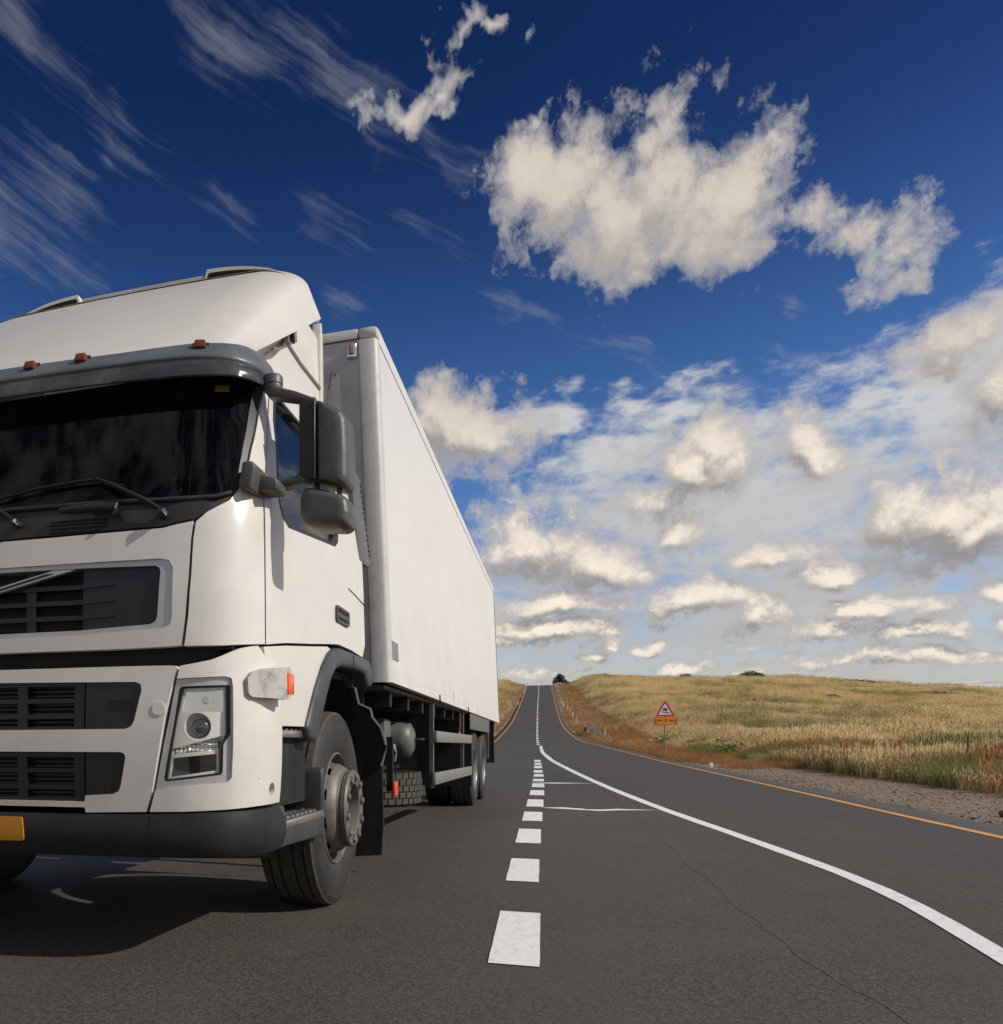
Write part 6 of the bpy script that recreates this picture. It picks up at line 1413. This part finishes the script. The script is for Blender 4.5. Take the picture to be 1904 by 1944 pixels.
boxm('lamp_glass', .997, 1.038, YB0 - .024, YB0 - .011, 3.478, 3.540, mat('dim_lamp_glass', (.35, .22, .17), .2, coat=.6), bl, .008, 2)
tube('lamp_cable', [(.887, YB0 - .012, 3.371), (.864, YB0 - .012, 3.254), (.845, YB0 - .012, 3.10)], .009, TANK, box, 8)
for x, z in ((.89, 3.37), (.86, 3.03), (.92, 3.05)):
    tube('rivet', [(x, YB0 + .014, z), (x, YB0 - .004, z)], .011, SEAM, box, 10)
# chassis and running gear
for x in (-.42, .42):
    boxm('chassis_rail', x - .04, x + .04, -1.2, 11.3, .86, 1.12, FRAME, truck)
for i in range(14):
    boxm('floor_crossmember', -1.2, 1.2, 1.5 + i * .74, 1.58 + i * .74, 1.13, 1.234, FRAME, truck)
prism('undercab_sun_blocker', [(-1.35, .43), (-1.30, .405), (-.66, .325), (-.66, .43)], 'yz', -1.06, 1.06, FRAME, truck, .01, 2)  # unseen slab added behind the bumper to shade the ground under the cab
boxm('engine_block', -.38, .38, -1.2, .9, .62, 1.25, FRAME, truck)
boxm('front_axle', -.95, .95, -.09, .09, .42, .60, FRAME, truck, .02, 2)
for y in (7.76, 9.14):
    boxm('rear_axle', -.9, .9, y - .1, y + .1, .42, .63, FRAME, truck, .03, 2)
boxm('gearbox', -.3, .3, 1.0, 2.4, .55, 1.1, FRAME, truck, .05, 2)
tube('air_tank', [(.35, 3.05, .90), (.40, 3.05, .90), (.80, 3.05, .90), (1.02, 3.05, .90), (1.09, 3.05, .90), (1.12, 3.05, .90), (1.13, 3.05, .90)], [.02, .155, .165, .165, .145, .085, .01], TANK, truck, 28)
tube('tank_valve', [(1.13, 3.05, .90), (1.18, 3.05, .90), (1.20, 3.07, .90)], .018, FRAME, truck, 8)
tube('tank_strap', [(.90, 3.05 + .169 * math.cos(a), .90 + .169 * math.sin(a)) for a in [2 * math.pi * i / 20 for i in range(21)]], .012, FRAME, truck, 6)
boxm('air_dryer', .75, .98, 2.45, 2.72, .78, 1.08, TANK, truck, .03, 2)
tube('drain_valve', [(1.0, 2.7, .86), (1.02, 2.7, .78), (1.0, 2.72, .72)], [.02, .014, .02], ALU, truck, 8)
boxm('battery_box', -1.0, -.60, 1.3, 2.0, .62, 1.02, FRAME, truck, .02, 2)
boxm('fuel_tank', -1.15, -.55, 2.2, 3.8, .45, 1.05, ALU, truck, .08, 3)
# spare wheel carried flat, its blocky tread facing out
SPX, SPY, SZ0, SZ1, SR = .70, 2.85, .335, .635, .515
spw = empty('spare_wheel', (0, 0, 0), truck)
lathe('spare_tyre', [(SZ0 + .02, .30), (SZ0, .36), (SZ0 + .004, .44), (SZ0 + .03, SR - .018), (SZ0 + .05, SR - .012), (SZ1 - .05, SR - .012), (SZ1 - .03, SR - .018), (SZ1 - .004, .44), (SZ1, .36), (SZ1 - .02, .30)], FRAME, spw, 'z', (SPX, SPY, 0), 72)
lathe('spare_rim', [(SZ1 - .03, .302), (SZ1 - .05, .28), (SZ0 + .12, .26), (SZ0 + .12, .05)], RIM, spw, 'z', (SPX, SPY, 0), 40)
bv = []; bf = []
NB = 44
for row_ in range(5):
    z0 = SZ0 + .028 + row_ * .0535; z1 = z0 + .047
    for i in range(NB):
        a0 = 2 * math.pi * (i + .5 * (row_ % 2)) / NB; da = 2 * math.pi / NB * .43
        q = len(bv)
        for r_, sh in ((SR - .02, 1.), (SR - (.006 if row_ in (0, 4) else 0), .94)):
            for aa, zz in ((a0 - da * sh, z0), (a0 + da * sh, z0 + .004), (a0 + da * sh, z1), (a0 - da * sh, z1 - .004)):
                bv.append((SPX + r_ * math.cos(aa), SPY + r_ * math.sin(aa), zz))
        bf += [(q + 4, q + 5, q + 6, q + 7), (q, q + 1, q + 5, q + 4), (q + 1, q + 2, q + 6, q + 5), (q + 2, q + 3, q + 7, q + 6), (q + 3, q, q + 4, q + 7)]
tag(recalc(mk('tread_block', bv, bf, TREAD, spw)), kind='stuff')
boxm('spare_carrier', .2, .95, 2.4, 3.3, .645, .68, FRAME, truck)
def side_marker(y, z, x=1.11):
    o = boxm('side_marker', x, x + .03, y - .06, y + .06, z - .055, z + .055, ORANGE, truck, .01, 2); boxm('marker_bracket', x - .05, x - .001, y - .02, y + .02, z - .02, z + .4, FRAME, o)
side_marker(2.06, .52, 1.12)
# side guards
for k in (1, -1):
    x0, x1 = sorted((k * 1.24, k * 1.27))
    prism('side_guard', [(3.42, .879), (3.42, .984), (6.6, .970), (6.6, .866)], 'yz', k * 1.235, k * 1.272, ALU, truck, .006, 2)
    prism('side_guard', [(3.33, .492), (3.33, .602), (6.62, .578), (6.62, .470)], 'yz', k * 1.235, k * 1.272, ALU, truck, .006, 2)
    for y in (3.44, 6.0):
        boxm('guard_post', *sorted((k * 1.20, k * 1.236)), y - .03, y + .03, .46, 1.235, TANK, truck)
        boxm('guard_bracket', *sorted((k * .55, k * 1.2)), y - .02, y + .02, .62 if y < 5 else .9, 1.23, FRAME, truck)
    prism('rear_wheel_flap', [(6.46, 1.045), (6.42, 1.246), (9.43, 1.232), (9.41, 1.036)], 'yz', k * 1.255, k * 1.268, TANK, truck)
    prism('rear_mudguard', [(k * .56, .30), (k * 1.225, .30), (k * 1.225, 1.2), (k * .56, 1.2)], 'xz', 7.05, 7.08, FRAME, truck)
    prism('rear_mudguard', [(k * .56, .55), (k * 1.245, .55), (k * 1.245, 1.2), (k * .56, 1.2)], 'xz', 9.80, 9.83, FRAME, truck)
    boxm('rear_support', *sorted((k * 1.19, k * 1.245)), 9.55, 9.62, .62, 1.22, TANK, truck)
    prism('tail_flap', [(k * .60, .53), (k * 1.235, .53), (k * 1.225, 1.19), (k * .60, 1.19)], 'xz', 10.9, 10.92, FRAME, truck)
    tube('release_cord', [(k * 1.24, 5.55, 1.21), (k * 1.245, 5.50, 1.08), (k * 1.24, 5.48, 1.00)], .007, TANK, truck, 6)
    boxm('cord_grip', *sorted((k * 1.232, k * 1.252)), 5.43, 5.53, .94, 1.0, ORANGE, truck, .01, 2)
boxm('rear_crossbar', -1.22, 1.22, 11.0, 11.2, 1.08, 1.22, FRAME, truck)
boxm('underrun_bar', -1.15, 1.15, 11.15, 11.25, .55, .67, FRAME, truck)
tube('brake_hose', [(1.0, 1.25, 1.24), (1.05, 1.3, 1.20), (1.12, 1.28, 1.19), (1.2, 1.3, 1.235)], .008, FRAME, truck, 6)
